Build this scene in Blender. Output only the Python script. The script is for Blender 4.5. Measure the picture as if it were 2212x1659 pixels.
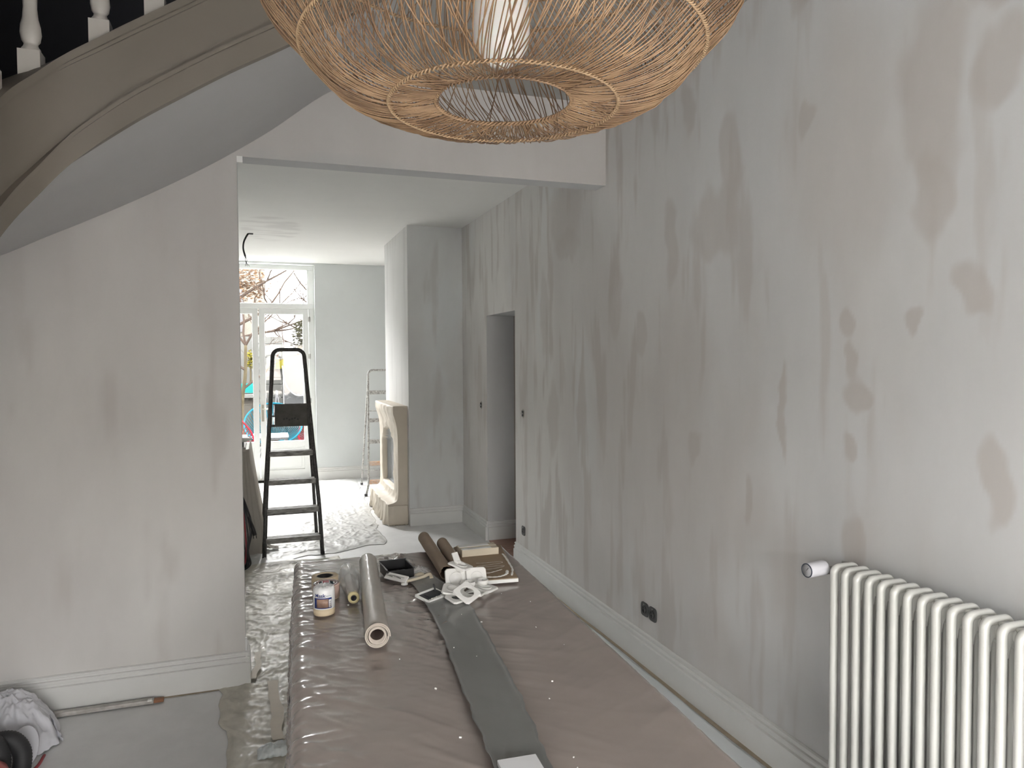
import bpy, math, random
import numpy as np
from mathutils import Vector, Matrix
random.seed(7)
rng = np.random.default_rng(11)
S = bpy.context.scene
for o in list(bpy.data.objects): bpy.data.objects.remove(o, do_unlink=True)
PI = math.pi

# ------------------------------------------------------------------ camera
YAW, PITCH, ROLL = math.radians(19.06), math.radians(1.96), math.radians(0.315)
fw = Vector((math.sin(YAW)*math.cos(PITCH), math.cos(YAW)*math.cos(PITCH), -math.sin(PITCH)))
r0 = Vector((math.cos(YAW), -math.sin(YAW), 0)); u0 = r0.cross(fw)
rt = r0*math.cos(ROLL) - u0*math.sin(ROLL); up = rt.cross(fw)
cam = bpy.data.cameras.new('camera'); co = bpy.data.objects.new('camera', cam)
S.collection.objects.link(co)
m = Matrix((rt, up, -fw)).transposed().to_4x4(); m.translation = (0, 0, 1.6)
co.matrix_world = m
cam.sensor_width = 36; cam.lens = 1580/2212*36; cam.clip_start = .05; cam.clip_end = 200
S.camera = co

# ------------------------------------------------------------------ world, lights, exposure
WORLD_STRENGTH = 13.0
w = bpy.data.worlds.new('overcast_sky'); S.world = w; w.use_nodes = True
bg = w.node_tree.nodes['Background']; bg.inputs[0].default_value = (.985, .985, .98, 1); bg.inputs[1].default_value = WORLD_STRENGTH
def area(name, loc, rot, sx, sy, energy, color=(1, 1, 1), portal=False):
    l = bpy.data.lights.new(name, 'AREA'); l.shape = 'RECTANGLE'; l.size = sx; l.size_y = sy
    l.energy = energy; l.color = color
    if portal: l.cycles.is_portal = True
    o = bpy.data.objects.new(name, l); S.collection.objects.link(o)
    o.location = loc; o.rotation_euler = rot
    return o
XL_ = -1.70
# light through windows behind the viewer and garden door, plus an added fill lamp
area('street_window_portal', (.64, -2.45, 1.25), (PI/2, 0, 0), 2.3, 1.8, 1, portal=True)
area('side_window_portal', (XL_-.15, -1.35, 1.3), (PI/2, 0, -PI/2), 1.6, 2.1, 1, portal=True)
area('garden_fill_lamp', (.1, 11.3, 4.0), (math.radians(-68), 0, 0), 3.4, 1.7, 640, (1.0, .99, .97))  # added lamp out of view, boosts daylight in the back room
sl_ = bpy.data.lights.new('hazy_sun', 'SUN'); sl_.energy = 2; sl_.angle = math.radians(50); sl_.color = (1, .99, .96)
so_ = bpy.data.objects.new('hazy_sun', sl_); S.collection.objects.link(so_); so_.rotation_euler = (math.radians(-52), 0, math.radians(8))
area('garden_door_portal', (0, 10.32, 1.42), (-PI/2, 0, 0), 1.5, 2.9, 1, portal=True)
S.view_settings.view_transform = 'Standard'; S.view_settings.look = 'None'
S.view_settings.gamma = 1; S.view_settings.use_curve_mapping = False
S.view_settings.exposure = 1.30

# ------------------------------------------------------------------ noise
_perm = rng.permutation(512)
_perm = np.concatenate([_perm, _perm])
_g = rng.normal(size=(512, 2)); _g /= np.linalg.norm(_g, axis=1)[:, None]
def perlin(x, y):
    x = np.asarray(x, float); y = np.asarray(y, float)
    xi = np.floor(x).astype(int); yi = np.floor(y).astype(int)
    xf = x-xi; yf = y-yi
    u = xf*xf*xf*(xf*(xf*6-15)+10); v = yf*yf*yf*(yf*(yf*6-15)+10)
    def g(a, b, dx, dy):
        h = _perm[(_perm[a & 511]+b) & 511] & 511
        return _g[h, 0]*dx + _g[h, 1]*dy
    a = g(xi, yi, xf, yf); b = g(xi+1, yi, xf-1, yf); c = g(xi, yi+1, xf, yf-1); d = g(xi+1, yi+1, xf-1, yf-1)
    return (a+(b-a)*u) + ((c+(d-c)*u)-(a+(b-a)*u))*v
def fbm(x, y, o=4):
    s = 0; a = 1.
    for i in range(o):
        s = s + a*perlin(x*2**i+17.3*i, y*2**i-9.1*i); a *= .5
    return s
def ridge(x, y, o=3):
    s = 0; a = 1.
    for i in range(o):
        s = s + a*(1-np.abs(perlin(x*2**i+31.7*i, y*2**i+5.9*i))*2.6); a *= .5
    return s/1.75
def sst(a, b, x):
    t = np.clip((x-a)/(b-a), 0, 1); return t*t*(3-2*t)

# ------------------------------------------------------------------ materials
MT = {}
def mat(name, col, rough=.6, metal=0., var=0., vscale=6., bump=0., bscale=40., col2=None, coat=0., attr=False,
        stretch=(1, 1, 1), trans=0., alpha=1., spec=.5, emit=None, sub=0., sharp=False):
    if name in MT: return MT[name]
    mt = bpy.data.materials.new(name); mt.use_nodes = True; nt = mt.node_tree
    b = nt.nodes['Principled BSDF']
    b.inputs['Base Color'].default_value = (*col, 1); b.inputs['Roughness'].default_value = rough
    b.inputs['Metallic'].default_value = metal; b.inputs['Coat Weight'].default_value = coat
    b.inputs['Specular IOR Level'].default_value = spec
    b.inputs['Transmission Weight'].default_value = trans; b.inputs['Alpha'].default_value = alpha
    if sub: b.inputs['Subsurface Weight'].default_value = sub
    if emit: b.inputs['Emission Color'].default_value = (*emit[0], 1); b.inputs['Emission Strength'].default_value = emit[1]
    L = nt.links
    tc = nt.nodes.new('ShaderNodeTexCoord'); mp = nt.nodes.new('ShaderNodeMapping')
    mp.inputs['Scale'].default_value = stretch; L.new(tc.outputs['Object'], mp.inputs[0])
    src = None
    if attr:
        a = nt.nodes.new('ShaderNodeVertexColor'); a.layer_name = 'Col'; src = a.outputs[0]
    if var or col2:
        n = nt.nodes.new('ShaderNodeTexNoise'); n.inputs['Scale'].default_value = vscale; n.inputs['Detail'].default_value = 6
        n.inputs['Roughness'].default_value = .62
        L.new(mp.outputs[0], n.inputs[0])
        rp = nt.nodes.new('ShaderNodeValToRGB'); L.new(n.outputs[0], rp.inputs[0])
        lo, hi = (.46, .54) if sharp else (.3, .7)
        rp.color_ramp.elements[0].position = lo; rp.color_ramp.elements[1].position = hi
        c2 = col2 if col2 else tuple(c*(1-var) for c in col)
        if attr:
            rp.color_ramp.elements[0].color = (1-var, 1-var, 1-var, 1); rp.color_ramp.elements[1].color = (1, 1, 1, 1)
            mx = nt.nodes.new('ShaderNodeMix'); mx.data_type = 'RGBA'; mx.blend_type = 'MULTIPLY'; mx.inputs[0].default_value = 1
            L.new(src, mx.inputs[6]); L.new(rp.outputs[0], mx.inputs[7]); src = mx.outputs[2]
        else:
            rp.color_ramp.elements[0].color = (*c2, 1); rp.color_ramp.elements[1].color = (*col, 1); src = rp.outputs[0]
    if src is not None: L.new(src, b.inputs['Base Color'])
    if bump:
        n2 = nt.nodes.new('ShaderNodeTexNoise'); n2.inputs['Scale'].default_value = bscale; n2.inputs['Detail'].default_value = 5
        L.new(mp.outputs[0], n2.inputs[0])
        bp = nt.nodes.new('ShaderNodeBump'); bp.inputs['Strength'].default_value = bump; bp.inputs['Distance'].default_value = .01
        L.new(n2.outputs[0], bp.inputs['Height']); L.new(bp.outputs[0], b.inputs['Normal'])
    MT[name] = mt; return mt
def glassmat(name, tint=(1, 1, 1), gl=.08, rough=.02):
    mt = bpy.data.materials.new(name); mt.use_nodes = True; nt = mt.node_tree
    nt.nodes.remove(nt.nodes['Principled BSDF'])
    t = nt.nodes.new('ShaderNodeBsdfTransparent'); t.inputs[0].default_value = (*tint, 1)
    g = nt.nodes.new('ShaderNodeBsdfGlossy'); g.inputs['Roughness'].default_value = rough
    m_ = nt.nodes.new('ShaderNodeMixShader'); m_.inputs[0].default_value = gl
    nt.links.new(t.outputs[0], m_.inputs[1]); nt.links.new(g.outputs[0], m_.inputs[2])
    nt.links.new(m_.outputs[0], nt.nodes['Material Output'].inputs[0])
    MT[name] = mt; return mt

M_wall = mat('plaster_attr', (.6, .58, .56), .85, var=.08, vscale=3.5, attr=True, stretch=(1, 1, .35), bump=.08, bscale=25)
M_wallplain = mat('plaster_plain', (.68, .67, .655), .85, var=.06, vscale=2.5, bump=.06, bscale=25)
M_backwall = mat('plaster_backroom', (.62, .645, .64), .85, var=.05, vscale=2.5, bump=.05, bscale=25)
M_ceil = mat('ceiling_attr', (.7, .7, .68), .9, attr=True, var=.03, vscale=3)
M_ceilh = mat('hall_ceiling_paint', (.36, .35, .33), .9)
M_dark = mat('stairwell_painted_shade', (.006, .006, .007), .95, spec=.1)  # near-black colour stands in for the shade of the unlit stairwell
M_stairtaupe = mat('stair_string_paint', (.20, .175, .145), .5, var=.05, vscale=4)
M_stairwhite = mat('stair_white_paint', (.50, .47, .43), .45)
M_soffit = mat('stair_soffit_plaster', (.48, .475, .47), .85, var=.05, vscale=3)
M_base = mat('baseboard_paint', (.73, .73, .71), .45, var=.04, vscale=8)
M_floor = mat('floor_protection_grey', (.76, .76, .76), .42, var=.12, vscale=5, bump=.1, bscale=8)
M_plank = mat('pinkish_floorboard', (.42, .25, .19), .5, var=.3, vscale=9, stretch=(1, 6, 1))
M_frame = mat('door_frame_white', (.72, .73, .71), .45)
M_glass = glassmat('window_glass')
M_filmfloor = mat('floor_film', (.66, .63, .55), .5, var=.22, vscale=14, coat=.06, spec=.25)
M_filmwhite = mat('floor_film_white', (.66, .66, .645), .5, var=.10, vscale=10, coat=.04, spec=.25)
M_tape = mat('masking_tape_beige', (.55, .48, .38), .6, var=.1, vscale=14)
M_tapedark = mat('edge_tape_brown', (.40, .33, .24), .7, var=.25, vscale=9)
M_cover = mat('table_film_taupe', (.35, .295, .27), .25, var=.12, vscale=5, coat=.5)
M_strip = mat('table_strip_grey', (.20, .20, .195), .3, var=.15, vscale=4, coat=.4)
M_wood = mat('table_wood', (.24, .13, .07), .5, var=.3, vscale=8, stretch=(8, 1, 8))
M_rattan = mat('rattan', (.37, .235, .13), .5, var=.42, vscale=11, col2=(.13, .07, .036))
M_rattan2 = mat('rattan_light_binding', (.40, .265, .15), .55, var=.3, vscale=60)
M_opal = mat('opal_glass', (.86, .85, .82), .12, coat=.5, sub=.2)
M_blackpl = mat('black_plastic', (.012, .012, .013), .35)
M_blackmt = mat('black_rubber', (.03, .03, .032), .6, var=.3, vscale=20)
M_radi = mat('radiator_enamel', (.60, .60, .565), .22, coat=.4)
M_whpl = mat('white_plastic', (.78, .77, .74), .4)
M_whpl2 = mat('thermostat_white', (.60, .595, .63), .4)
M_chrome = mat('brushed_metal', (.45, .44, .42), .35, metal=1, var=.2, vscale=20)
M_laddark = mat('ladder_black_spattered', (.022, .021, .02), .5, col2=(.10, .095, .09), vscale=55, metal=.2)
M_ladstep = mat('ladder_step_worn', (.42, .41, .38), .5, col2=(.09, .085, .08), vscale=16, stretch=(1, 4, 4))
M_ladpl = mat('ladder_platform_dirty', (.10, .095, .085), .7, col2=(.06, .057, .05), vscale=18)
M_lad2 = mat('ladder_spattered_grey', (.62, .61, .58), .5, col2=(.12, .11, .10), vscale=45)
M_lad2o = mat('ladder_rusty_orange', (.50, .28, .15), .6, col2=(.5, .45, .4), vscale=30)
M_cloth = mat('cream_dust_sheet', (.66, .59, .49), .55, var=.1, vscale=6)
M_clothg = mat('grey_dust_sheet', (.42, .39, .34), .7, var=.12, vscale=6)
M_filmgrey = mat('fireplace_film', (.45, .46, .47), .2, coat=.5)
M_paperbr = mat('brown_paper', (.33, .25, .18), .75, var=.12, vscale=18)
M_boardbr = mat('brown_board', (.30, .205, .12), .5, var=.15, vscale=14)
M_white = mat('white_paint', (.80, .80, .77), .5)
M_cream = mat('cream_wood', (.60, .53, .41), .6)
M_caulk = mat('white_caulk', (.85, .84, .80), .35)
M_tapepaper = mat('masking_tape_roll', (.70, .57, .39), .6, var=.08, vscale=90)
M_labelred = mat('label_red', (.45, .02, .04), .4)
M_labelblue = mat('label_blue', (.02, .045, .22), .4)
M_labelgrey = mat('label_steel_blue', (.12, .22, .32), .4)
M_labelpic = mat('label_picture', (.42, .27, .2), .4, col2=(.16, .10, .08), vscale=35)
M_labelwh = mat('label_white', (.82, .82, .82), .35, coat=.5)
M_pinkwrap = mat('pinkish_wrap', (.60, .44, .42), .25, var=.2, vscale=25, coat=.6)
M_filmclear = mat('clear_film', (.78, .77, .76), .12, alpha=.42, coat=.8)
M_filmroll = mat('film_roll', (.50, .46, .41), .3, var=.15, vscale=15, coat=.35)
M_core = mat('cardboard_core', (.52, .46, .40), .8)
M_coredark = mat('cardboard_core_inside', (.16, .12, .10), .9)
M_yellow = mat('yellow_tape_end', (.72, .62, .34), .5)
M_bag = mat('white_bag', (.66, .66, .70), .4, var=.08, vscale=14, coat=.2)
M_red = mat('vacuum_red', (.42, .045, .025), .35, coat=.3)
M_alu = mat('dirty_aluminium', (.34, .32, .29), .5, metal=.3, col2=(.58, .56, .53), vscale=22, stretch=(1, 1, 3))
M_orange = mat('orange_wood', (.30, .14, .07), .6)
M_redcab = mat('red_cable', (.30, .03, .04), .5)
# garden
def gmat(*a, **k): return mat(*a, spec=0., **k)     # weathered, matt outdoor surfaces
M_pav = gmat('pale_paving', (0.113, 0.113, 0.107), .8, var=.15, vscale=3)
M_render = gmat('grey_render', (0.0312, 0.032, 0.0325), .9, var=.25, vscale=3)
M_siding = gmat('white_siding', (0.06, 0.06, 0.0565), .8, var=.1, vscale=5)
M_stone = gmat('garden_stone', (0.0325, 0.03, 0.0262), .9, var=.35, vscale=3)
M_bark = gmat('tree_bark', (0.0432, 0.0357, 0.0225), .9, var=.5, vscale=12)
M_twig = gmat('twig_bark', (0.0281, 0.0207, 0.0169), .9)
M_leafbr = gmat('dry_brown_leaf', (0.075, 0.045, 0.0262), .8, var=.4, vscale=4)
M_leafgr = gmat('dull_green_leaf', (0.0187, 0.0187, 0.01), .8, var=.4, vscale=4)
M_house = gmat('neighbour_house_paint', (0.075, 0.07, 0.06), .9)
M_roofg = gmat('neighbour_roof', (0.035, 0.03, 0.03), .9)
M_blue = gmat('blue_cord', (0.005, 0.0425, 0.06), .5)
M_redch = gmat('red_cord', (0.075, 0.00375, 0.0075), .5)
M_turq = gmat('turquoise_sheet', (0.005, 0.05, 0.0475), .5)
M_greymt = mat('grey_metal', (0.025, 0.025, 0.0275), .5)
M_beam = gmat('weathered_beam', (0.0225, 0.0138, 0.01), .8, var=.3, vscale=8)
M_hose = gmat('white_hose', (0.125, 0.125, 0.125), .5)
M_yleaf = gmat('yellow_leaf', (0.075, 0.065, 0.01), .7)

# ------------------------------------------------------------------ mesh helpers
class MB:
    def __init__(s): s.v = []; s.f = []; s.sm = []; s.mi = []
    def add(s, vs, fs, smooth=False, mi=0):
        n = len(s.v); s.v.extend([tuple(p) for p in vs]); s.f.extend([tuple(i+n for i in f) for f in fs])
        s.sm.extend([smooth]*len(fs)); s.mi.extend([mi]*len(fs)); return s
    def box(s, x0, x1, y0, y1, z0, z1, M=None, mi=0):
        vs = [(x0, y0, z0), (x1, y0, z0), (x1, y1, z0), (x0, y1, z0), (x0, y0, z1), (x1, y0, z1), (x1, y1, z1), (x0, y1, z1)]
        if M is not None: vs = [tuple(M @ Vector(p)) for p in vs]
        return s.add(vs, [(0, 3, 2, 1), (4, 5, 6, 7), (0, 1, 5, 4), (1, 2, 6, 5), (2, 3, 7, 6), (3, 0, 4, 7)], False, mi)
    def tube(s, pts, r, n=8, cap=True, closed=False, smooth=True, mi=0, sq=None):
        P = [Vector(p) for p in pts]; k = len(P); R = r if hasattr(r, '__len__') else [r]*k
        vs = []; prev = None
        for i in range(k):
            if closed: t = P[(i+1) % k]-P[i-1]
            else: t = P[min(i+1, k-1)]-P[max(i-1, 0)]
            if t.length < 1e-9: t = Vector((0, 0, 1))
            t.normalize()
            if prev is None:
                a = Vector((0, 0, 1)) if abs(t.z) < .9 else Vector((1, 0, 0))
                nrm = (a - t*a.dot(t)).normalized()
            else:
                nrm = prev - t*prev.dot(t)
                nrm = nrm.normalized() if nrm.length > 1e-6 else prev
            prev = nrm; bn = t.cross(nrm)
            for j in range(n):
                th = 2*PI*j/n
                vs.append(P[i] + nrm*(math.cos(th)*R[i]) + bn*(math.sin(th)*R[i]))
        fs = []
        for i in range(k if closed else k-1):
            a = i*n; b = ((i+1) % k)*n
            for j in range(n): fs.append((a+j, b+j, b+(j+1) % n, a+(j+1) % n))
        if cap and not closed:
            fs.append(tuple(range(n))); fs.append(tuple((k-1)*n+j for j in reversed(range(n))))
        return s.add(vs, fs, smooth, mi)
    def lathe(s, prof, n=24, M=None, smooth=True, mi=0, closed=False, cap=True):
        vs = []; k = len(prof)
        for r, z in prof:
            for j in range(n):
                th = 2*PI*j/n; vs.append(Vector((r*math.cos(th), r*math.sin(th), z)))
        if M is not None: vs = [M @ p for p in vs]
        fs = []
        for i in range(k if closed else k-1):
            a = i*n; b = ((i+1) % k)*n
            for j in range(n): fs.append((a+j, a+(j+1) % n, b+(j+1) % n, b+j))
        if not closed and cap:
            if prof[0][0] > 1e-5: fs.append(tuple(reversed(range(n))))
            if prof[-1][0] > 1e-5: fs.append(tuple((k-1)*n+j for j in range(n)))
        return s.add(vs, fs, smooth, mi)
    def prism(s, poly, z0, z1, M=None, mi=0):
        n = len(poly); vs = [(x, y, z0) for x, y in poly]+[(x, y, z1) for x, y in poly]
        if M is not None: vs = [tuple(M @ Vector(p)) for p in vs]
        fs = [tuple(reversed(range(n))), tuple(range(n, 2*n))]+[(i, (i+1) % n, n+(i+1) % n, n+i) for i in range(n)]
        return s.add(vs, fs, False, mi)
    def grid(s, P, smooth=True, mi=0):     # P: array (nu,nv,3)
        nu, nv = P.shape[:2]; I = np.arange(nu*nv).reshape(nu, nv)
        F = np.stack([I[:-1, :-1], I[1:, :-1], I[1:, 1:], I[:-1, 1:]], -1).reshape(-1, 4)
        return s.add(P.reshape(-1, 3).tolist(), F.tolist(), smooth, mi)
LOC = {}
def axm(p0, p1):     # matrix: local z runs from p0 to p1, origin p0
    d = (Vector(p1)-Vector(p0)).normalized()
    q = Vector((0, 0, 1)).rotation_difference(d)
    return Matrix.Translation(Vector(p0)) @ q.to_matrix().to_4x4()
def build(name, mb, mats, parent=None, origin=None, bevel=0., seg=2):
    me = bpy.data.meshes.new(name)
    V = np.array([tuple(p) for p in mb.v], float)
    if parent is not None: Mi = LOC[parent.name].inverted()
    else:
        if origin is None:
            origin = ((V[:, 0].min()+V[:, 0].max())/2, (V[:, 1].min()+V[:, 1].max())/2, V[:, 2].min())
        Mi = Matrix.Translation(-Vector(origin))
    A = np.array(Mi); V = V @ A[:3, :3].T + A[:3, 3]
    me.from_pydata(V.tolist(), [], mb.f)
    me.polygons.foreach_set('use_smooth', mb.sm)
    if not isinstance(mats, (list, tuple)): mats = [mats]
    for m_ in mats: me.materials.append(m_)
    if len(mats) > 1: me.polygons.foreach_set('material_index', mb.mi)
    me.update()
    o = bpy.data.objects.new(name, me); S.collection.objects.link(o)
    if parent is not None:
        o.parent = parent; LOC[o.name] = LOC[parent.name].copy()
    else:
        o.location = origin; LOC[o.name] = Matrix.Translation(Vector(origin))
    if bevel:
        b = o.modifiers.new('bevel', 'BEVEL'); b.width = bevel; b.segments = seg; b.limit_method = 'ANGLE'; b.angle_limit = .6
    return o
def tag(o, label=None, cat=None, group=None, kind=None):
    if label: o['label'] = label
    if cat: o['category'] = cat
    if group: o['group'] = group
    if kind: o['kind'] = kind
    return o
def thing(name, label, cat, loc, rz=0., group=None):
    o = bpy.data.objects.new(name, None); S.collection.objects.link(o)
    o.empty_display_size = .05
    o.location = loc; o.rotation_euler = (0, 0, rz)
    LOC[o.name] = Matrix.Translation(Vector(loc)) @ Matrix.Rotation(rz, 4, 'Z')
    return tag(o, label, cat, group)
def copytree(root, loc, rz=None, label=None, rot=None):
    r = root.copy(); S.collection.objects.link(r); r.location = loc
    if rz is not None: r.rotation_euler = (0, 0, rz)
    if rot is not None: r.rotation_euler = rot
    if label: r['label'] = label
    for ch in root.children:
        c = ch.copy(); S.collection.objects.link(c); c.parent = r
        for g in ch.children:
            d = g.copy(); S.collection.objects.link(d); d.parent = c
    return r
def struct(name, mb, mats, parent=None, bevel=0.):
    o = build(name, mb, mats, parent, bevel=bevel, origin=None if parent else (0, 0, 0))
    if parent is None: o['kind'] = 'structure'
    return o
def setcol(o, C):
    a = o.data.color_attributes.new('Col', 'FLOAT_COLOR', 'POINT')
    n = len(o.data.vertices); X = np.ones((n, 4)); X[:, :3] = .6; X[:len(C), :3] = C
    a.data.foreach_set('color', X.ravel())
def smoothpts(pts, k=6, closed=False):
    P = np.array(pts, float); n = len(P); out = []
    rngi = range(n) if closed else range(n-1)
    for i in rngi:
        p0 = P[(i-1) % n] if closed or i > 0 else 2*P[0]-P[1]
        p1 = P[i]; p2 = P[(i+1) % n]
        p3 = P[(i+2) % n] if closed or i+2 < n else 2*P[-1]-P[-2]
        for j in range(k):
            t = j/k
            out.append(.5*((2*p1)+(-p0+p2)*t+(2*p0-5*p1+4*p2-p3)*t*t+(-p0+3*p1-3*p2+p3)*t**3))
    if not closed: out.append(P[-1])
    return [tuple(q) for q in out]
def text_mesh(txt, size, ext=.0003, bold=False):
    c = bpy.data.curves.new('lettering', 'FONT'); c.body = txt; c.size = size; c.extrude = ext
    c.align_x = 'CENTER'; c.align_y = 'CENTER'
    if bold: c.offset = size*.02
    o = bpy.data.objects.new('lettering_tmp', c); S.collection.objects.link(o)
    dg = bpy.context.evaluated_depsgraph_get(); dg.update()
    me = bpy.data.meshes.new_from_object(o.evaluated_get(dg))
    vs = [tuple(v.co) for v in me.vertices]; fs = [tuple(p.vertices) for p in me.polygons]
    bpy.data.objects.remove(o, do_unlink=True); bpy.data.curves.remove(c); bpy.data.meshes.remove(me)
    return vs, fs

# ================================================================== STRUCTURE
XR, YP, YB = 1.885, 3.80, 10.0       # right wall, partition plane, garden wall
ZC, ZB, XL = 3.04, 2.875, -1.70
stains = [(1.66, 2.39, .12, .26), (1.65, 2.08, .06, .15), (1.50, 2.62, .12, .08), (1.44, 2.39, .07, .12), (1.97, 1.60, .025, .07), (1.93, 1.50, .055, .05),
 (1.98, 1.73, .03, .05), (1.96, 1.30, .03, .05), (2.88, 1.21, .05, .06), (2.18, 2.47, .04, .05), (2.75, 2.18, .17, .16),
 (1.71, 1.72, .03, .05), (2.50, 1.02, .03, .09), (1.45, 1.27, .04, .09), (2.29, 1.39, .02, .19), (4.36, 2.35, .19, .10),
 (3.69, 1.93, .08, .22), (3.89, 2.90, .14, .12), (3.10, 2.15, .06, .21), (1.51, 1.80, .06, .05), (4.39, 2.54, .25, .2),
 (2.64, 2.46, .07, .17), (3.4, 1.72, .06, .12), (4.75, 1.95, .08, .3), (2.2, 2.95, .08, .1), (1.95, .95, .05, .12), (4.6, 1.2, .1, .22), (2.95, 2.75, .05, .1)]
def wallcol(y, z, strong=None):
    far_light = sst(1.5, 5., y)[..., None]; base = np.array([.655, .655, .655])+far_light*np.array([.090, .070, .045]); warm = np.array([.530, .490, .460])+far_light*.06; taupe = np.array([.615, .59, .57])+far_light*.06; lite = np.array([.70, .70, .695])+far_light*.05  # colour lightened towards the far end, offsetting the light falling off there
    n1 = fbm(y*1.1+3, z*.55+1, 4)
    C = base+(taupe-base)*sst(-.25, .35, n1)[..., None]
    n4 = fbm(y*1.6+40, z*.8+9, 4)
    C = C+(lite-C)*(sst(.12, .5, n4)*.6)[..., None]
    dens = sst(1.6, 4.6, y) if strong is None else strong
    n2 = fbm(y*6.5+9, z*1.15+2, 4)+.35*fbm(y*17, z*1.6, 3)     # trowel streaks, vertical
    sm = sst(.24-.20*dens, .60-.22*dens, n2)*(.42+.33*dens)
    C = C+(warm-C)*sm[..., None]
    if strong is None:
        for (cy, cz, a, b) in stains:
            yy = y-cy+.05*fbm(y*5+cy, z*4, 3); zz = z-cz+.09*fbm(y*6, z*3+cy, 3)
            d = ((yy/a)**2+(zz/b)**2)
            mk = (1-sst(.55, 1.5, d))*(.66 if cy < 2.6 else .55)
            C = C+(warm-C)*mk[..., None]
    return C
def wallgrid(name, axis, const, a0, a1, z0, z1, step, flip, cf, holes=(), mtl=None, thick=.3, back=1):
    A = np.linspace(a0, a1, int((a1-a0)/step)+1); Z = np.linspace(z0, z1, int((z1-z0)/step)+1)
    GA, GZ = np.meshgrid(A, Z, indexing='ij')
    P = np.zeros(GA.shape+(3,)); P[..., axis] = const; P[..., 1-axis] = GA; P[..., 2] = GZ
    mb = MB(); mb.grid(P if not flip else P[::-1], True)
    C = cf(GA, GZ); C = C if not flip else C[::-1]
    n = C.shape[0]*C.shape[1]
    lo, hi = sorted((const+.0005*back, const+thick*back))
    if axis == 0: mb.box(lo, hi, a0+.0006, a1-.0006, z0, z1)
    else: mb.box(a0+.0006, a1-.0006, lo, hi, z0, z1)
    o = struct(name, mb, mtl or M_wall); setcol(o, C.reshape(-1, 3))
    return o
# right wall in three pieces round the doorway
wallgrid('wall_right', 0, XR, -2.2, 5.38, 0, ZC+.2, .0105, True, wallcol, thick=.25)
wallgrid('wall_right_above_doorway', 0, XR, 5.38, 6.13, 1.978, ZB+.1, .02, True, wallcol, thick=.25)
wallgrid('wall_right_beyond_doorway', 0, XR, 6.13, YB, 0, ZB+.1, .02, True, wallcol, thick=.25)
# passage beyond the doorway
mb = MB(); mb.box(XR+.25, 3.6, 6.13, 6.23, 0, 2.4); struct('wall_passage_far', mb, mat('passage_paint', (.46, .42, .38), .85, var=.06, vscale=2))
mb = MB(); mb.box(XR+.25, 3.6, 5.0, 5.1, 0, 2.4); struct('wall_passage_near', mb, MT['passage_paint'])
mb = MB(); mb.box(3.6, 3.7, 5.0, 6.23, 0, 2.4); struct('wall_passage_end', mb, MT['passage_paint'])
mb = MB(); mb.box(XR+.25, 3.7, 5.0, 6.23, 2.4, 2.5); struct('ceiling_passage', mb, M_ceilh)
fl = MB(); fl.box(XR-.0, 3.6, 5.1, 6.13, -.1, -.012); pf = struct('floor_passage', fl, mat('floor_gap_dark', (.05, .03, .025), .9))
y = 5.12
while y < 6.13:
    b_ = MB(); b_.box(XR+.002, 3.58, y, min(y+.088, 6.128), -.012, .006+random.uniform(-.001, .001)); build('floorboard', b_, M_plank, pf, bevel=.001); y += .09
# partition with the wide opening: left panel, lintel
def pcol(x, z):
    C = wallcol(x*1.0+20, z, strong=np.full(x.shape, .12))
    up_ = sst(1.2, 2.5, z)
    pink = np.array([.535, .51, .49])
    C = (C+(pink-C)*(up_*.75)[..., None])*.95
    sm = (1-sst(.0, .05, z-2.585-.03*fbm(x*4, z*2, 3)))*sst(-.06, .02, x)*(1-sst(.6, .9, x))
    return C+(np.array([.50, .50, .49])-C)*(sm*.8)[..., None]
wallgrid('wall_partition', 1, YP, XL, -.086, 0, 2.585, .025, False, pcol, thick=.13)
wallgrid('wall_lintel', 1, YP, XL, XR, 2.585, 4.2, .03, False, pcol, thick=.13)
mb = MB(); mb.box(-.086, -.060, YP-.003, YP+.02, 2.556, 2.586); struct('trim_lintel_patch', mb, M_white)
# garden wall with recess
OX0, OX1 = -.70, .707
mb = MB(); mb.box(OX1, XR, YB, YB+.3, 0, ZB+.1); struct('wall_back', mb, M_backwall)
mb = MB(); mb.box(-2.6, OX0, YB, YB+.3, 0, ZB+.1); struct('wall_back_left', mb, M_backwall)
mb = MB(); mb.box(OX0, OX1, YB, YB+.3, 2.85, ZB+.1); struct('wall_back_above_door', mb, M_backwall)
# chimney breast
ch = wallgrid('wall_chimney_side', 1, 6.93, 1.347, XR, 0, ZB+.02, .02, False,
              lambda x, z: wallcol(x+8, z, strong=np.full(x.shape, .35))*np.array([.93, .97, .99]), thick=.1)
wallgrid('wall_chimney_breast', 0, 1.347, 6.93, 8.25, 0, ZB+.02, .025, True, lambda yy, z: np.array([.66, .655, .64])*(1-.10*sst(0, .5, fbm(yy*6, z*.8, 3))[..., None]), thick=.5)
# outer shells
mb = MB(); mb.box(XL-.1, XL, -.85, YP+.13, 0, 4.2); mb.box(XL-.1, XL, -2.2, -2.15, 0, 4.2); mb.box(XL-.1, XL, -2.15, -.85, 0, .3); mb.box(XL-.1, XL, -2.15, -.85, 2.05, 4.2); struct('wall_left', mb, M_wallplain)
mb = MB()
for y_ in (-2.15, -1.53, -.91): mb.box(XL-.09, XL-.04, y_, y_+.06, .3, 2.05)
for z_ in (.3, 1.99): mb.box(XL-.088, XL-.042, -2.15, -.85, z_, z_+.06)
struct('window_2', mb, M_frame)
mb = MB(); mb.box(-2.7, -2.6, YP+.13, YB+.3, 0, ZB+.1); struct('wall_left_backroom', mb, M_backwall)
mb = MB(); mb.box(-2.7, XL, YP, YP+.13, 0, ZB+.1); struct('wall_left_return', mb, M_backwall)
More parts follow.
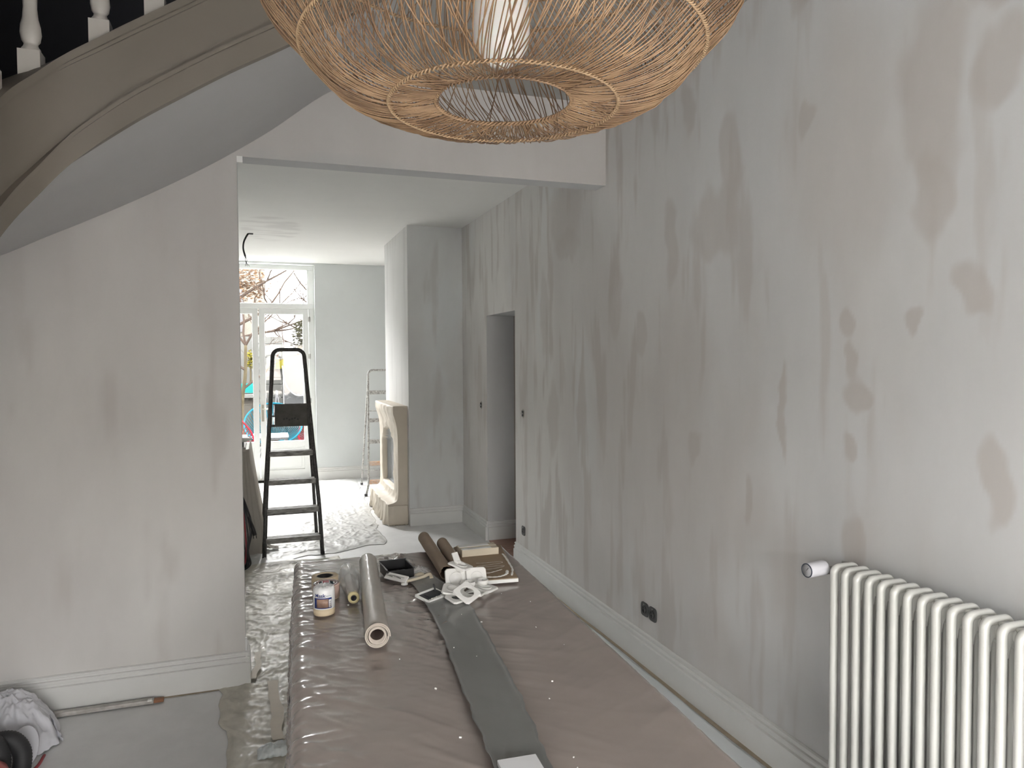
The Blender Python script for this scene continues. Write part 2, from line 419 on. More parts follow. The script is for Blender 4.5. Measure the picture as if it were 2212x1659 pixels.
# rear wall with window
WX0, WX1, WZ0, WZ1 = -.5, 1.78, .35, 2.1
mb = MB()
mb.box(XL-.1, WX0, -2.4, -2.2, 0, 4.2); mb.box(WX1, XR+.25, -2.4, -2.2, 0, 4.2); mb.box(WX0, WX1, -2.4, -2.2, 0, WZ0); mb.box(WX0, WX1, -2.4, -2.2, WZ1, 4.2)
struct('wall_rear', mb, M_wallplain)
mb = MB()
for x in (WX0, (WX0+WX1)/2-.03, WX1-.06): mb.box(x, x+.06, -2.33, -2.27, WZ0, WZ1)
for z in (WZ0, WZ1-.06): mb.box(WX0, WX1, -2.328, -2.272, z, z+.06)
wn = struct('window_1', mb, M_frame)
# ceilings
mb = MB(); mb.box(.05, XR+.25, -2.4, 2.85, ZC, ZC+.15); mb.box(.56, XR+.25, 2.85, YP, ZC, ZC+.15); struct('ceiling', mb, M_ceilh)
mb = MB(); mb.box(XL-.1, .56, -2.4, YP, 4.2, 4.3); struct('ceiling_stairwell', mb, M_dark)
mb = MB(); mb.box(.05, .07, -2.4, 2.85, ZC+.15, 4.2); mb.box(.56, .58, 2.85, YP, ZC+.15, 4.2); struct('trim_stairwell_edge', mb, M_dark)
def ccol(x, yv):
    C = np.ones(x.shape+(3,))*np.array([.78, .775, .75])
    g = np.array([.64, .63, .61])
    d = ((x-.12+.05*fbm(x*3, yv*4, 3))/.30)**2+((yv-7.55)/.75)**2
    st = sst(-.1, .25, fbm(x*2.0+3, yv*9, 3))
    C = C+(g-C)*((1-sst(.7, 1.1, d))*st*.8)[..., None]
    e = (1-sst(.0, .22, np.abs(yv-4.35)+.5*fbm(x*2.5, yv*2+7, 3)))*(1-sst(.5, 1.1, np.abs(x-.35)))
    C = C+(g-C)*(e*.8)[..., None]
    return C
X = np.linspace(-2.6, XR, 190); Y = np.linspace(YP+.13, YB+.3, 200); GX, GY = np.meshgrid(X, Y, indexing='ij')
P = np.stack([GX, GY, np.full_like(GX, ZB)], -1); mb = MB(); mb.grid(P[:, ::-1], True); mb.box(-2.7, XR+.25, YP+.13, YB+.3, ZB+.001, ZB+.2)
o = struct('ceiling_backroom', mb, M_ceil); setcol(o, ccol(GX, GY)[:, ::-1].reshape(-1, 3))
# floor
mb = MB(); mb.box(-2.7, XR-.0, -2.4, YB+.3, -.12, 0); struct('floor', mb, M_floor)

# baseboards: profile (distance from wall, height)
BP = [(0, 0), (.022, 0), (.022, .116), (.013, .120), (.013, .128), (.018, .131), (.019, .137), (.016, .143), (.008, .146), (.008, .153), (.013, .157), (.012, .164), (.004, .168), (0, .168)]
def baseboard(name, p0, p1, nrm, cut=True):
    mb = MB(); p0 = Vector((*p0, 0)); p1 = Vector((*p1, 0)); nv = Vector((*nrm, 0))
    k = len(BP); vs = [p0+nv*a+Vector((0, 0, h)) for a, h in BP]+[p1+nv*a+Vector((0, 0, h)) for a, h in BP]
    fs = [(i, (i+1) % k, k+(i+1) % k, k+i) for i in range(k)]+[tuple(reversed(range(k))), tuple(range(k, 2*k))]
    mb.add(vs, fs); return struct(name, mb, M_base)
baseboard('baseboard_right', (XR, -2.2), (XR, 5.38), (-1, 0))
baseboard('baseboard_right_beyond_doorway', (XR, 6.13), (XR, 6.93), (-1, 0))
baseboard('baseboard_passage', (XR+.0, 6.13), (3.6, 6.13), (0, -1))
baseboard('baseboard_left', (XL, YP), (-.068, YP), (0, -1))
baseboard('baseboard_left_return', (-.086, YP-.018), (-.086, YP+.148), (1, 0))
baseboard('baseboard_chimney', (1.347, 6.93), (XR, 6.93), (0, -1))
baseboard('baseboard_chimney_front', (1.347, 8.1), (1.347, 8.25), (-1, 0))
baseboard('baseboard_back', (OX1, YB), (XR, YB), (0, -1))
# small metal corner bead over the skirting end
mb = MB(); mb.box(-.086, -.078, YP-.006, YP+.0, .17, .235); struct('trim_corner_bead', mb, mat('bead_white', (.8, .8, .8), .3))

# brown tape lines along the skirting foot
def ribbon(pts, w, z, wob=.004, n=90, seed=0):
    P = np.array(smoothpts(pts, 20)); mb = MB(); k = len(P)
    V = []; 
    for i in range(k):
        t = P[min(i+1, k-1)]-P[max(i-1, 0)]; t = t/np.linalg.norm(t[:2]); nx = np.array([-t[1], t[0]])
        ww = w*(1+.07*math.sin(i*.7+seed)+.10*math.sin(i*.23+2*seed)); c = P[i][:2]+nx*wob*math.sin(i*.3+seed)
        V.append((*(c-nx*ww/2), z)); V.append((*(c+nx*ww/2), z+.0004))
    fs = [(2*i, 2*i+2, 2*i+3, 2*i+1) for i in range(k-1)]
    # thickness
    n0 = len(V); V += [(a, b, c-.0012) for a, b, c in V]; fs += [tuple(n0+j for j in reversed(f)) for f in fs]
    for i in range(k-1): fs += [(2*i, n0+2*i, n0+2*i+2, 2*i+2), (2*i+1, 2*i+3, n0+2*i+3, n0+2*i+1)]
    mb.add(V, fs); return mb
o = build('masking_tape_strip', ribbon([(1.852, 1.3), (1.853, 2.6), (1.851, 4.0), (1.855, 5.3)], .022, .0035, seed=1), M_tapedark)
tag(o, 'brown masking tape strip along foot of right skirting board', 'tape')
o = build('masking_tape_strip', ribbon([(-1.6, 3.772), (-.8, 3.773), (-.09, 3.772)], .012, .0035, .001, seed=3), M_tapedark)
tag(o, 'thin brown tape strip along foot of left skirting board', 'tape')

# ================================================================== STAIRCASE
stair = thing('staircase', 'white painted curving staircase with turned balusters rising above left wall', 'staircase', (-.72, 2.6, 0))
outer = [(.56, 2.85, 3.36, 3.03), (.329, 2.85, 3.23, 2.888), (.1, 2.85, 3.08, 2.744), (-.088, 2.85, 2.963, 2.632), (-.234, 2.85, 2.868, 2.537), (-.38, 2.85, 2.774, 2.438),
         (-.50, 2.843, 2.692, 2.342), (-.60, 2.81, 2.612, 2.243), (-.675, 2.735, 2.518, 2.128), (-.723, 2.60, 2.408, 2.006), (-.745, 2.35, 2.22, 1.82),
         (-.75, 2.0, 1.97, 1.57), (-.75, 1.0, 1.30, .90), (-.75, .2, .75, .35), (-.75, -.35, .40, .0)]
def stringer(off, zt, zb, thick):     # sweep between heights along the path, offset outward
    Q = np.array(smoothpts([(a, b, c) for a, b, c, d in outer], 5)); D = np.array(smoothpts([(a, b, d) for a, b, c, d in outer], 5))
    mb = MB(); V = []; k = len(Q)
    for i in range(k):
        t = Q[min(i+1, k-1)]-Q[max(i-1, 0)]; t = t[:2]/np.linalg.norm(t[:2]); nx = np.array([-t[1], t[0]])   # outward = towards hall
        a = Q[i][:2]+nx*off; b = Q[i][:2]+nx*(off-thick)
        h1 = zt(Q[i][2], D[i][2]); h0 = zb(Q[i][2], D[i][2])
        V += [(*a, h0), (*a, h1), (*b, h1), (*b, h0)]
    fs = []
    for i in range(k-1):
        for j in range(4): fs.append((4*i+j, 4*i+4+j, 4*i+4+(j+1) % 4, 4*i+(j+1) % 4))
    fs += [(0, 1, 2, 3), (4*k-1, 4*k-2, 4*k-3, 4*k-4)]
    # faces ordered so that the curve is smooth along its length but sharp at arrises
    mb.add(V, fs, True); o = build('stringer', mb, M_stairtaupe, stair)
    e = o.modifiers.new('edge_split', 'EDGE_SPLIT'); e.split_angle = math.radians(30); return o
stringer(0, lambda t, b: t-.03, lambda t, b: b+.02, .045)
o = stringer(.018, lambda t, b: t, lambda t, b: t-.03, .08); o.name = 'string_capping'
o = stringer(.008, lambda t, b: t-.03, lambda t, b: t-.042, .03); o.name = 'capping_bead'
o = stringer(.014, lambda t, b: b+.085, lambda t, b: b, .03); o.name = 'lower_band'
o = stringer(.022, lambda t, b: b+.098, lambda t, b: b+.082, .03); o.name = 'band_moulding'
# soffit: ruled surface from stringer foot to the wall
inn = [(.56, 3.8, 3.05), (.329, 3.8, 2.923), (.08, 3.8, 2.727), (-.088, 3.8, 2.609), (-.25, 3.8, 2.505), (-.45, 3.8, 2.388), (-.65, 3.8, 2.280), (-.86, 3.8, 2.174), (-1.2, 3.8, 2.015),
       (-1.7, 3.8, 1.90), (-1.7, 3.1, 1.78), (-1.7, 2.4, 1.55), (-1.7, 1.0, .88), (-1.7, .2, .33), (-1.7, -.35, -.02)]
D = np.array(smoothpts([(a, b, d+.01) for a, b, c, d in outer], 5)); I2 = np.array(smoothpts(inn, 5)); I2[:, 1] = np.minimum(I2[:, 1], 3.798); I2[:, 0] = np.maximum(I2[:, 0], -1.698)
T = np.linspace(0, 1, 9)[None, :, None]; P = D[:, None]*(1-T)+I2[:, None]*T
mb = MB(); mb.grid(P, True); mb.grid((P+np.array([0, 0, .03]))[:, ::-1], True)
build('soffit', mb, M_soffit, stair)
# treads on the upper straight run and the lower run
for i in range(5):
    x = -.36+.2*i; z = 2.66+.128*i
    b_ = MB(); b_.box(x-.02, x+.2, 2.87, 3.79, z, z+.03); build('tread', b_, M_stairwhite, stair, bevel=.004)
for i in range(9):
    yv = 2.0-.235*i; z = 1.78-.157*i
    b_ = MB(); b_.box(-1.69, -.77, yv-.24, yv+.02, z, z+.03); build('tread', b_, M_stairwhite, stair, bevel=.004)
# winders
for i, (a0, a1) in enumerate([(95, 122), (122, 150), (150, 178)]):
    cx, cy = -.78, 2.82
    q = [(cx, cy)]+[(max(-1.69, cx+1.4*math.cos(math.radians(a))), min(3.79, cy+1.4*math.sin(math.radians(a)))) for a in np.linspace(a0, a1, 4)]
    q = [q[0]]+q[1:]
    b_ = MB(); b_.prism(q, 2.49-.16*i, 2.52-.16*i); build('tread', b_, M_stairwhite, stair)
# turned balusters
bal = MB(); bal.box(-.032, .032, -.032, .032, -.035, .075)
bal.lathe([(.026, .075), (.028, .085), (.022, .093), (.020, .102), (.027, .112), (.031, .135), (.029, .16), (.023, .185), (.020, .22), (.023, .30), (.027, .40), (.026, .46), (.018, .52), (.026, .54), (.020, .56), (.018, .60), (.022, .66), (.024, .72), (.020, .73)], 20)
bal.box(-.03, .03, -.03, .03, .73, .90)
bp = [(-.652, 2.772, 2.535), (-.497, 2.845, 2.69), (-.325, 2.85, 2.808), (-.135, 2.85, 2.93), (.055, 2.85, 3.05), (.245, 2.85, 3.17), (-.72, 2.60, 2.405), (-.745, 2.38, 2.24)]+[(-.75, 2.15-.22*i, 2.08-.147*i) for i in range(9)]
b0 = None
for (x, yv, z) in [(a+(-.036 if b < 2.78 else 0), b+(.036 if b > 2.7 else 0), c) for a, b, c in bp]:
    if b0 is None:
        b0 = build('baluster', bal, M_stairwhite, stair); b0.data.transform(LOC[stair.name]); b = b0
    else: b = b0.copy(); S.collection.objects.link(b); b.parent = stair
    b.location = LOC[stair.name].inverted() @ Vector((x, yv, z))
mb = MB(); mb.tube(smoothpts([(x, yv, z+.93) for x, yv, z in sorted(bp, key=lambda q: -q[2])], 4), .03, 10); build('handrail', mb, M_stairwhite, stair)
# near-black slab above the steps, painted as the unlit stairwell's shade
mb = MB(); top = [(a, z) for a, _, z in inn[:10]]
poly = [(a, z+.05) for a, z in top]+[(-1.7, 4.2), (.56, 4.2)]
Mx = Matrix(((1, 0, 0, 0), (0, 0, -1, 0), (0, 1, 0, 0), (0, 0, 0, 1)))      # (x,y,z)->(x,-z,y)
mb.prism(poly, -3.799, -3.775, Mx); struct('stairwell_shade_slab', mb, M_dark)
mb = MB(); mb.box(-1.699, -1.68, 1.5, 3.78, 2.05, 4.2); struct('stairwell_shade_slab_left', mb, M_dark)

# ================================================================== GARDEN DOOR
dr = MB()
yd0, yd1 = 10.10, 10.17
dr.box(OX0, OX1, yd0, yd1, 2.79, 2.85); dr.box(OX0, OX1, yd0-.01, yd1, 2.278, 2.345); dr.box(.632, OX1, yd0, yd1, 0, 2.79); dr.box(OX0, -.632, yd0, yd1, 0, 2.79)
dr.box(.617, .632, yd0, yd1, 2.345, 2.79)
door = struct('door_1', dr, M_frame, bevel=.004)
def sub(name, mb, mtl, par, bevel=0.): return build(name, mb, mtl, par, bevel=bevel)
def leaf(x0, x1, hs):
    g = MB()
    g.box(x0+.003, x0+.075, yd0+.005, yd0+.05, .02, 2.275); g.box(x1-.075, x1-.003, yd0+.005, yd0+.05, .02, 2.275)
    g.box(x0+.07, x1-.07, yd0+.005, yd0+.05, 2.205, 2.275); g.box(x0+.07, x1-.07, yd0+.005, yd0+.05, .46, .53); g.box(x0+.07, x1-.07, yd0+.005, yd0+.05, .02, .15)
    g.box(x0+.07, x1-.07, yd0+.02, yd0+.04, .14, .47)
    g.box(x0+.11, x1-.11, yd0+.014, yd0+.03, .18, .43)
    l = sub('door_leaf', g, M_frame, door, .003)
    p = MB(); p.box(x0+.07, x1-.07, yd0+.028, yd0+.032, .53, 2.205); sub('pane', p, M_glass, l)
    return l
ll = leaf(-.632, -.003, 1); rl = leaf(.003, .632, -1)
p = MB(); p.box(-.632, .617, yd0+.028, yd0+.032, 2.345, 2.79); sub('pane', p, M_glass, door)
h = MB(); h.box(.022, .052, yd0-.004, yd0+.006, .80, 1.02); h.tube([(.037, yd0, .965), (.037, yd0-.045, .965), (.13, yd0-.048, .963)], .008, 8); sub('door_handle', h, mat('brass_tarnished', (.42, .40, .34), .35, metal=.8), rl)
for z in (2.14, 1.65, 1.06, .3):
    h = MB(); h.tube([(.640, yd0-.012, z-.035), (.640, yd0-.012, z+.035)], .008, 8); h.box(.625, .655, yd0-.006, yd0+.004, z-.03, z+.03); sub('hinge', h, M_chrome, door)
tag(ll, 'white door leaf mostly hidden behind the partition'); 
sill = MB(); sill.box(OX0, OX1, 10.05, 10.32, -.02, .02); struct('trim_threshold', sill, M_stone)

# ================================================================== PENDANT LAMP
LC = Vector((.403, 1.202, 0))
lamp = thing('pendant_lamp', 'large round woven rattan pendant lamp hanging near the ceiling', 'lamp', (LC.x, LC.y, 2.03))
prof = np.array(smoothpts([(.115, 2.040, 0), (.165, 2.033, 0), (.224, 2.036, 0), (.288, 2.062, 0), (.344, 2.122, 0), (.383, 2.163, 0), (.400, 2.205, 0), (.386, 2.262, 0), (.344, 2.310, 0), (.285, 2.345, 0), (.21, 2.368, 0), (.10, 2.378, 0)], 6))[:, :2]
seglen = np.concatenate([[0], np.cumsum(np.hypot(*np.diff(prof, axis=0).T))]); seglen /= seglen[-1]
def sample(t): return np.interp(t, seglen, prof[:, 0]), np.interp(t, seglen, prof[:, 1])
wv = MB()
def strand(th0, tw, t0=0., t1=1., n=34, rad=.00115, off=0., jit=.02, mbx=wv):
    t = np.linspace(t0, t1, n); r, z = sample(t); ph = random.uniform(0, 6.28); fr = random.uniform(5, 10)
    th = th0+tw*(t-.5)+jit*np.sin(fr*t+ph)*np.minimum(1, (t-t0)*8)
    rr = r+off+.0016*np.sin(fr*1.3*t+ph*2)
    zz = z+.0016*np.sin(fr*1.1*t+ph)
    mbx.tube([(LC.x+a*math.cos(b), LC.y+a*math.sin(b), c) for a, b, c in zip(rr, th, zz)], rad*random.uniform(.75, 1.25), 4, cap=False)
N1 = 240
for i in range(N1): strand(2*PI*i/N1+random.uniform(-.006, .006), .55, jit=.007)
for i in range(40): strand(random.uniform(0, 2*PI), -.5, off=.002, jit=.03)
tr2 = float(np.interp(.224, prof[:10, 0], seglen[:10])); trE = seglen[int(np.argmax(prof[:, 0]))]
for i in range(90): strand(2*PI*i/90+random.uniform(-.02, .02), .9, tr2, trE+.15, 22, off=.0015, jit=.02)
for i in range(84): strand(2*PI*i/84+random.uniform(-.03, .03), random.choice((3.5, -3.0, 5.0)), 0, tr2, 12, rad=.001, off=0, jit=.03)
tag(build('weave', wv, M_rattan, lamp), kind='stuff')
rings = [(0.0, .0017), (tr2, .0015)]
tr3 = float(seglen[int(np.argmin(np.abs(prof[:24, 0]-.344)))]); rings += [(tr3, .0016)]
tr4 = 1-tr3*.0; k4 = int(np.argmin(np.abs(prof[40:60, 0]-.344)))+40; rings += [(float(seglen[k4]), .0016), (float(seglen[54]), .0015), (1.0, .0018)]
for ri, (t, rr) in enumerate(rings):
    R, Z = sample(t); mb = MB(); turns = int(2*PI*R/.016)
    for ph in (0, PI):
        n = turns*10
        pts = []
        for i in range(n):
            a = 2*PI*i/n; q = turns*a+ph
            pts.append((LC.x+(R+.0024*math.cos(q)+.001)*math.cos(a), LC.y+(R+.0024*math.cos(q)+.001)*math.sin(a), Z+.0024*math.sin(q)-.001))
        mb.tube(pts, rr, 5, closed=True)
    build('woven_ring', mb, M_rattan2 if ri in (1, 2, 3) else M_rattan, lamp)
mb = MB(); mb.lathe([(0, 2.098), (.016, 2.100), (.031, 2.108), (.043, 2.122), (.0485, 2.142), (.050, 2.165), (.0495, 2.19), (.046, 2.215), (.038, 2.24), (.027, 2.262), (.019, 2.277), (.016, 2.285)], 32, Matrix.Translation((LC.x-.004, LC.y, 0)))
build('bulb', mb, M_opal, lamp)
mb = MB(); mb.lathe([(.018, 2.28), (.021, 2.285), (.021, 2.34), (.012, 2.36), (.004, 2.38)], 20, Matrix.Translation((LC.x-.004, LC.y, 0))); build('lamp_socket', mb, M_blackpl, lamp)
mb = MB(); mb.tube([(LC.x-.004, LC.y, 2.375), (LC.x, LC.y, ZC-.02)], .003, 8); build('lamp_cord', mb, M_blackpl, lamp)
mb = MB(); mb.lathe([(.004, ZC-.03), (.03, ZC-.025), (.045, ZC-.001)], 24, Matrix.Translation((LC.x, LC.y, 0))); build('ceiling_rose', mb, M_whpl, lamp)
mb = MB()
for a in (0, PI/2, PI, 3*PI/2): mb.tube([(LC.x+.1*math.cos(a), LC.y+.1*math.sin(a), 2.378), (LC.x, LC.y, 2.374)], .002, 6)
build('hanger_cross', mb, M_blackpl, lamp)

# ================================================================== RADIATOR
rad = thing('radiator', 'white column radiator with rounded tubes on the right wall', 'radiator', (1.75, .95, 0))
ZT, ZBm, PIT = .945, .12, .0462
Y0 = 1.838
sec = MB()
rt_ = .0125; xf, xm, xb = 1.7125, 1.755, 1.7975
def colpath(z0, z1, x): return [(x, Y0, z0), (x, Y0, z1)]
arc = lambda cx, cz, r, a0, a1, n=6: [(cx+r*math.cos(a), Y0, cz+r*math.sin(a)) for a in np.linspace(a0, a1, n)]
loop = [(xf, Y0, .5)]+arc(xf+.016, ZT-.0125-.016, .016, PI, PI/2)+arc(xb-.016, ZT-.0125-.016, .016, PI/2, 0)+[(xb, Y0, .5)]+arc(xb-.016, ZBm+.0125+.016, .016, 0, -PI/2)+arc(xf+.016, ZBm+.0125+.016, .016, -PI/2, -PI)
sec.tube(loop, rt_, 14, closed=True)
sec.tube([(xm, Y0, ZBm+.012), (xm, Y0, ZT-.012)], rt_, 12)
# flat webs of the pressed head, joining the tubes near the top and bottom
def web(z0, z1, s):
    q = [(xf, z0), (xf, z1), (xb, z1), (xb, z0)]
    v = [(xf, Y0-.0095, z0), (xm, Y0-.0095, z0), (xb, Y0-.0095, z0), (xb, Y0-.0095, z1), (xf, Y0-.0095, z1)]
    k = .035*s
    pl = [(xf, z0), (xf+.010, z0), (xf+.0135, z0+k*.6), (xf+.021, z0+k), (xm-.010, z0+k*.5), (xm-.008, z0), (xm+.008, z0), (xm+.010, z0+k*.5), (xb-.021, z0+k), (xb-.012, z0), (xb, z0), (xb, z1), (xf, z1)]
    if s < 0: pl = pl[::-1]
    sec.prism(pl, -(Y0+.0098), -(Y0-.0098), Mx)
web(ZT-.085, ZT-.02, 1); web(ZBm+.085, ZBm+.02, -1)
for zz in (ZT-.034, ZBm+.034): sec.tube([(xm, Y0-PIT/2, zz), (xm, Y0+PIT/2, zz)], .0195, 16)
for zz in (ZT-.004,): sec.lathe([(.0165, 0), (.0165, .0095), (.013, .0115), (0, .012)], 16, Matrix.Translation((xm, Y0-PIT/2, ZT-.022)) @ Matrix.Scale(1.0, 4))
s0 = build('radiator_section', sec, M_radi, rad)
for i in range(1, 22):
    c = s0.copy(); S.collection.objects.link(c); c.parent = rad; c.location = (0, -PIT*i, 0)
# paint chips on the tenth column
mb = MB(); xq, yq = 1.6995, Y0-PIT*9
for dy, dz in ((-.004, .0), (-.001, .004), (.002, -.001), (.004, .003), (.006, -.006)):
    mb.box(xq-.0007, xq+.001, yq+dy-.001, yq+dy+.0006, .40+dz-.003, .40+dz+.003, Matrix.Translation((0, 0, 0)))
build('paint_chip', mb, M_blackpl, rad)
mb = MB(); mb.tube([(1.755, Y0, ZT-.034), (1.755, Y0+.048, ZT-.034)], .011, 12); mb.tube([(1.80, Y0+.045, ZT-.034), (1.715, Y0+.045, ZT-.034)], .0125, 12)
mb.tube([(1.80, Y0+.045, ZT-.034), (1.80, Y0+.045, ZT-.012)], .012, 12); mb.tube([(1.80, Y0+.045, ZT-.034), (1.80, Y0+.045, .0)], .008, 10)
build('valve_body', mb, M_chrome, rad)
Mth = axm((1.722, Y0+.050, ZT-.024), (1.642, Y0+.044, ZT-.026))
mb = MB(); mb.lathe([(.012, 0), (.021, .002), (.0235, .008), (.0235, .075), (.0225, .078), (.0205, .0785), (.0205, .077), (0, .077)], 36, Mth)
th = build('thermostat_head', mb, M_whpl2, rad)
mb = MB(); mb.lathe([(.0198, .0765), (.0225, .0765), (.0228, .0795), (.0205, .0805), (.0198, .0795)], 36, Mth, closed=True); build('dial_ring', mb, mat('dial_ring_navy', (.03, .04, .06), .3), th)
mb = MB(); mb.lathe([(.0198, .0768), (.0195, .0796), (0, .0800)], 36, Mth); build('dial', mb, mat('dial_grey', (.40, .40, .41), .35, metal=.2), th)
mb = MB(); mb.box(-.0006, .0006, -.001, -.013, .0798, .0808, Mth @ Matrix.Rotation(1.0, 4, 'Z')); build('dial_mark', mb, M_blackpl, th)
mb = MB()
for a in np.linspace(0, .42, 5)[:-1]:
    A = Mth @ Matrix.Rotation(a+2.6, 4, 'Z'); mb.box(.0232, .0239, -.0014, .0014, .055, .068, A)
build('display', mb, mat('display_grey', (.22, .21, .2), .3), th)
for i in (3, 16):
    mb = MB(); yy = Y0-PIT*(i+.5); mb.box(1.80, XR-.001, yy-.015, yy+.015, ZT-.10, ZT-.07); mb.box(XR-.006, XR-.001, yy-.02, yy+.02, ZT-.16, ZT-.05); build('bracket', mb, M_radi, rad)

# ================================================================== WALL SWITCHES AND SOCKETS
def roughbox(name, label, cat, yv, z, w_, h_, kind):
    r = thing(name, label, cat, (XR, yv, z))
    mb = MB()
    ov = [(w_/2*math.cos(a)*(1+.06*math.sin(3*a)), h_/2*math.sin(a)*(1+.05*math.cos(2*a))) for a in np.linspace(0, 2*PI, 20)[:-1]]
    My = Matrix(((0, 0, -1, XR), (1, 0, 0, yv), (0, 1, 0, z), (0, 0, 0, 1)))
    mb.prism(ov, 0, .003, My); build('plaster_rim' if kind == 's' else 'back_plate', mb, mat('box_rim', (.42, .40, .36), .7) if kind == 's' else M_blackmt, r)
    if kind == 's':
        mb = MB(); mb.box(-.012, .012, -.022, .022, .003, .010, My); build('switch_insert', mb, M_blackpl, r)
        mb = MB(); mb.box(-.006, .006, -.006, .006, .010, .016, My); mb.box(-.02, .03, -.002, .002, .008, .011, My); build('rocker_core', mb, M_chrome, r)
    return r, My
roughbox('light_switch', 'open light switch without cover right of the doorway', 'switch', 5.20, 1.187, .055, .075, 's')
roughbox('light_switch', 'open light switch without cover left of the doorway, farther back', 'switch', 6.30, 1.187, .055, .075, 's')
def socket(name, label, spots, z, rough=.0):
    r = thing(name, label, 'socket', (XR, sum(spots)/len(spots), z))
    for i, yv in enumerate(spots):
        My = Matrix(((0, 0, -1, XR), (1, 0, 0, yv), (0, 1, 0, z), (0, 0, 0, 1)))
        mb = MB(); n = 24; pl = []
        for a in np.linspace(0, 2*PI, n+1)[:-1]:
            c, s_ = math.cos(a), math.sin(a); q = (abs(c)**5+abs(s_)**5)**(-1/5); pl.append((.0365*c*q*(1+(.04*math.sin(5*a) if i == 0 and len(spots) > 1 else 0)), .0365*s_*q))
        mb.prism(pl, 0, .006, My)
        pt = build('socket_plate', mb, mat('socket_dark', (.045, .046, .045), .4), r, bevel=.002)
        mb = MB(); mb.lathe([(.021, .0062), (.021, .0075), (.019, .0085), (.018, .004), (0, .002)], 28, My @ Matrix.Translation((0, 0, .001))); build('socket_well', mb, M_blackpl, pt)
        for dy in (-.0095, .0095):
            mb = MB(); mb.tube([My @ Vector((dy, 0, .003)), My @ Vector((dy, 0, .0085))], .0022, 8); build('contact', mb, M_chrome, pt)
        mb = MB(); mb.lathe([(0, .0085), (.004, .008), (.004, .006)], 12, My @ Matrix.Translation((.0, .026, 0))); build('screw', mb, M_chrome, pt)
    return r
socket('wall_socket', 'single dark socket low on the wall beside the doorway', [5.20], .292)
socket('double_socket', 'double black socket without frame above the right skirting', [3.345, 3.262], .290)

# ================================================================== FLOOR FILMS
def sheet(name, label, corners, nu, nv, amp, sc, mtl, edge=.02, seed=0., z0=.004, cat='plastic sheet', fold=0.):
    # corners: near-left, near-right, far-right, far-left; optional wobble of the outline
    a, b, c, d = [np.array(q, float) for q in corners]
    U, V = np.meshgrid(np.linspace(0, 1, nu), np.linspace(0, 1, nv), indexing='ij')
    P = (a*(1-U)[..., None]+b*U[..., None])*(1-V)[..., None]+(d*(1-U)[..., None]+c*U[..., None])*V[..., None]
    x, yv = P[..., 0], P[..., 1]
    e = np.minimum(np.minimum(U, 1-U), np.minimum(V, 1-V))
    x2 = x+edge*fbm(x*3+seed, yv*3, 3)*(1-sst(0, .2, e)); y2 = yv+edge*2*fbm(x*3, yv*3+seed, 3)*(1-sst(0, .2, e))
    rd = ridge(x*sc*1.2+seed+.5*fbm(x*2, yv*2, 2), yv*sc*.9+seed*.3+.6*fbm(x*2+5, yv*2, 2), 3)
    r2 = ridge(x*sc*3+9, yv*sc*2.2+seed, 2)
    z = z0+amp*np.clip(rd, 0, 1.2)**2+amp*.35*np.clip(r2, 0, 1)**2
    z = .003+(z-.003)*sst(0, .035, e)
    if fold: z = z+fold*np.exp(-((V-.5)/.02)**2)
    mb = MB(); mb.grid(np.stack([x2, y2, z], -1), True)
    o = build(name, mb, mtl); s_ = o.modifiers.new('thickness', 'SOLIDIFY'); s_.thickness = .0008; s_.offset = 1
    return tag(o, label, cat)
sheet('floor_film', 'crumpled beige clear film over floor between partition and table', [(-.10, 2.6), (.42, 2.6), (.60, 6.05), (-.45, 6.05)], 110, 440, .011, 7.5, M_filmfloor, .05, 3.)
sheet('floor_film', 'crumpled white plastic sheet on the floor of the back room', [(-.9, 5.75), (1.02, 6.30), (1.20, 9.97), (-.9, 9.97)], 260, 420, .013, 5.5, M_filmwhite, .05, 11., z0=.010)
sheet('floor_film', 'narrow smooth pale film between table and right skirting', [(1.15, 1.0), (1.835, 1.0), (1.835, 5.4), (1.3, 5.4)], 50, 120, .003, 2., mat('pale_blue_film', (.70, .725, .74), .4, var=.05, vscale=4), .01, 5.)
# tape over the film near the partition corner
o = build('masking_tape_strip', ribbon([(.045, 3.15), (.05, 3.4), (.035, 3.75)], .05, .022, seed=5), M_tape); tag(o, 'broad beige tape strip on crumpled film beside table', 'tape')
o = build('masking_tape_strip', ribbon([(-.055, 3.80), (-.03, 4.0), (-.035, 4.15)], .03, .022, seed=6), M_tape); tag(o, 'short beige tape strip at skirting corner', 'tape')
# frothy white cloth scrap on the floor beside table
U, V = np.meshgrid(np.linspace(0, 1, 40), np.linspace(0, 1, 24), indexing='ij')
z = .006+.035*np.sin(PI*U)**.5*np.sin(PI*V)**.5*(1+.35*fbm(U*9, V*6, 3)); P = np.stack([-.035+.15*U, 3.04+.09*V+.02*fbm(U*5, V*2, 2), z], -1)
mb = MB(); mb.grid(P, True); o = build('rag', mb, mat('pale_rag', (.62, .66, .66), .6)); o.modifiers.new('t', 'SOLIDIFY').thickness = .002
tag(o, 'small pale ruffled rag on floor beside near end of table', 'rag')

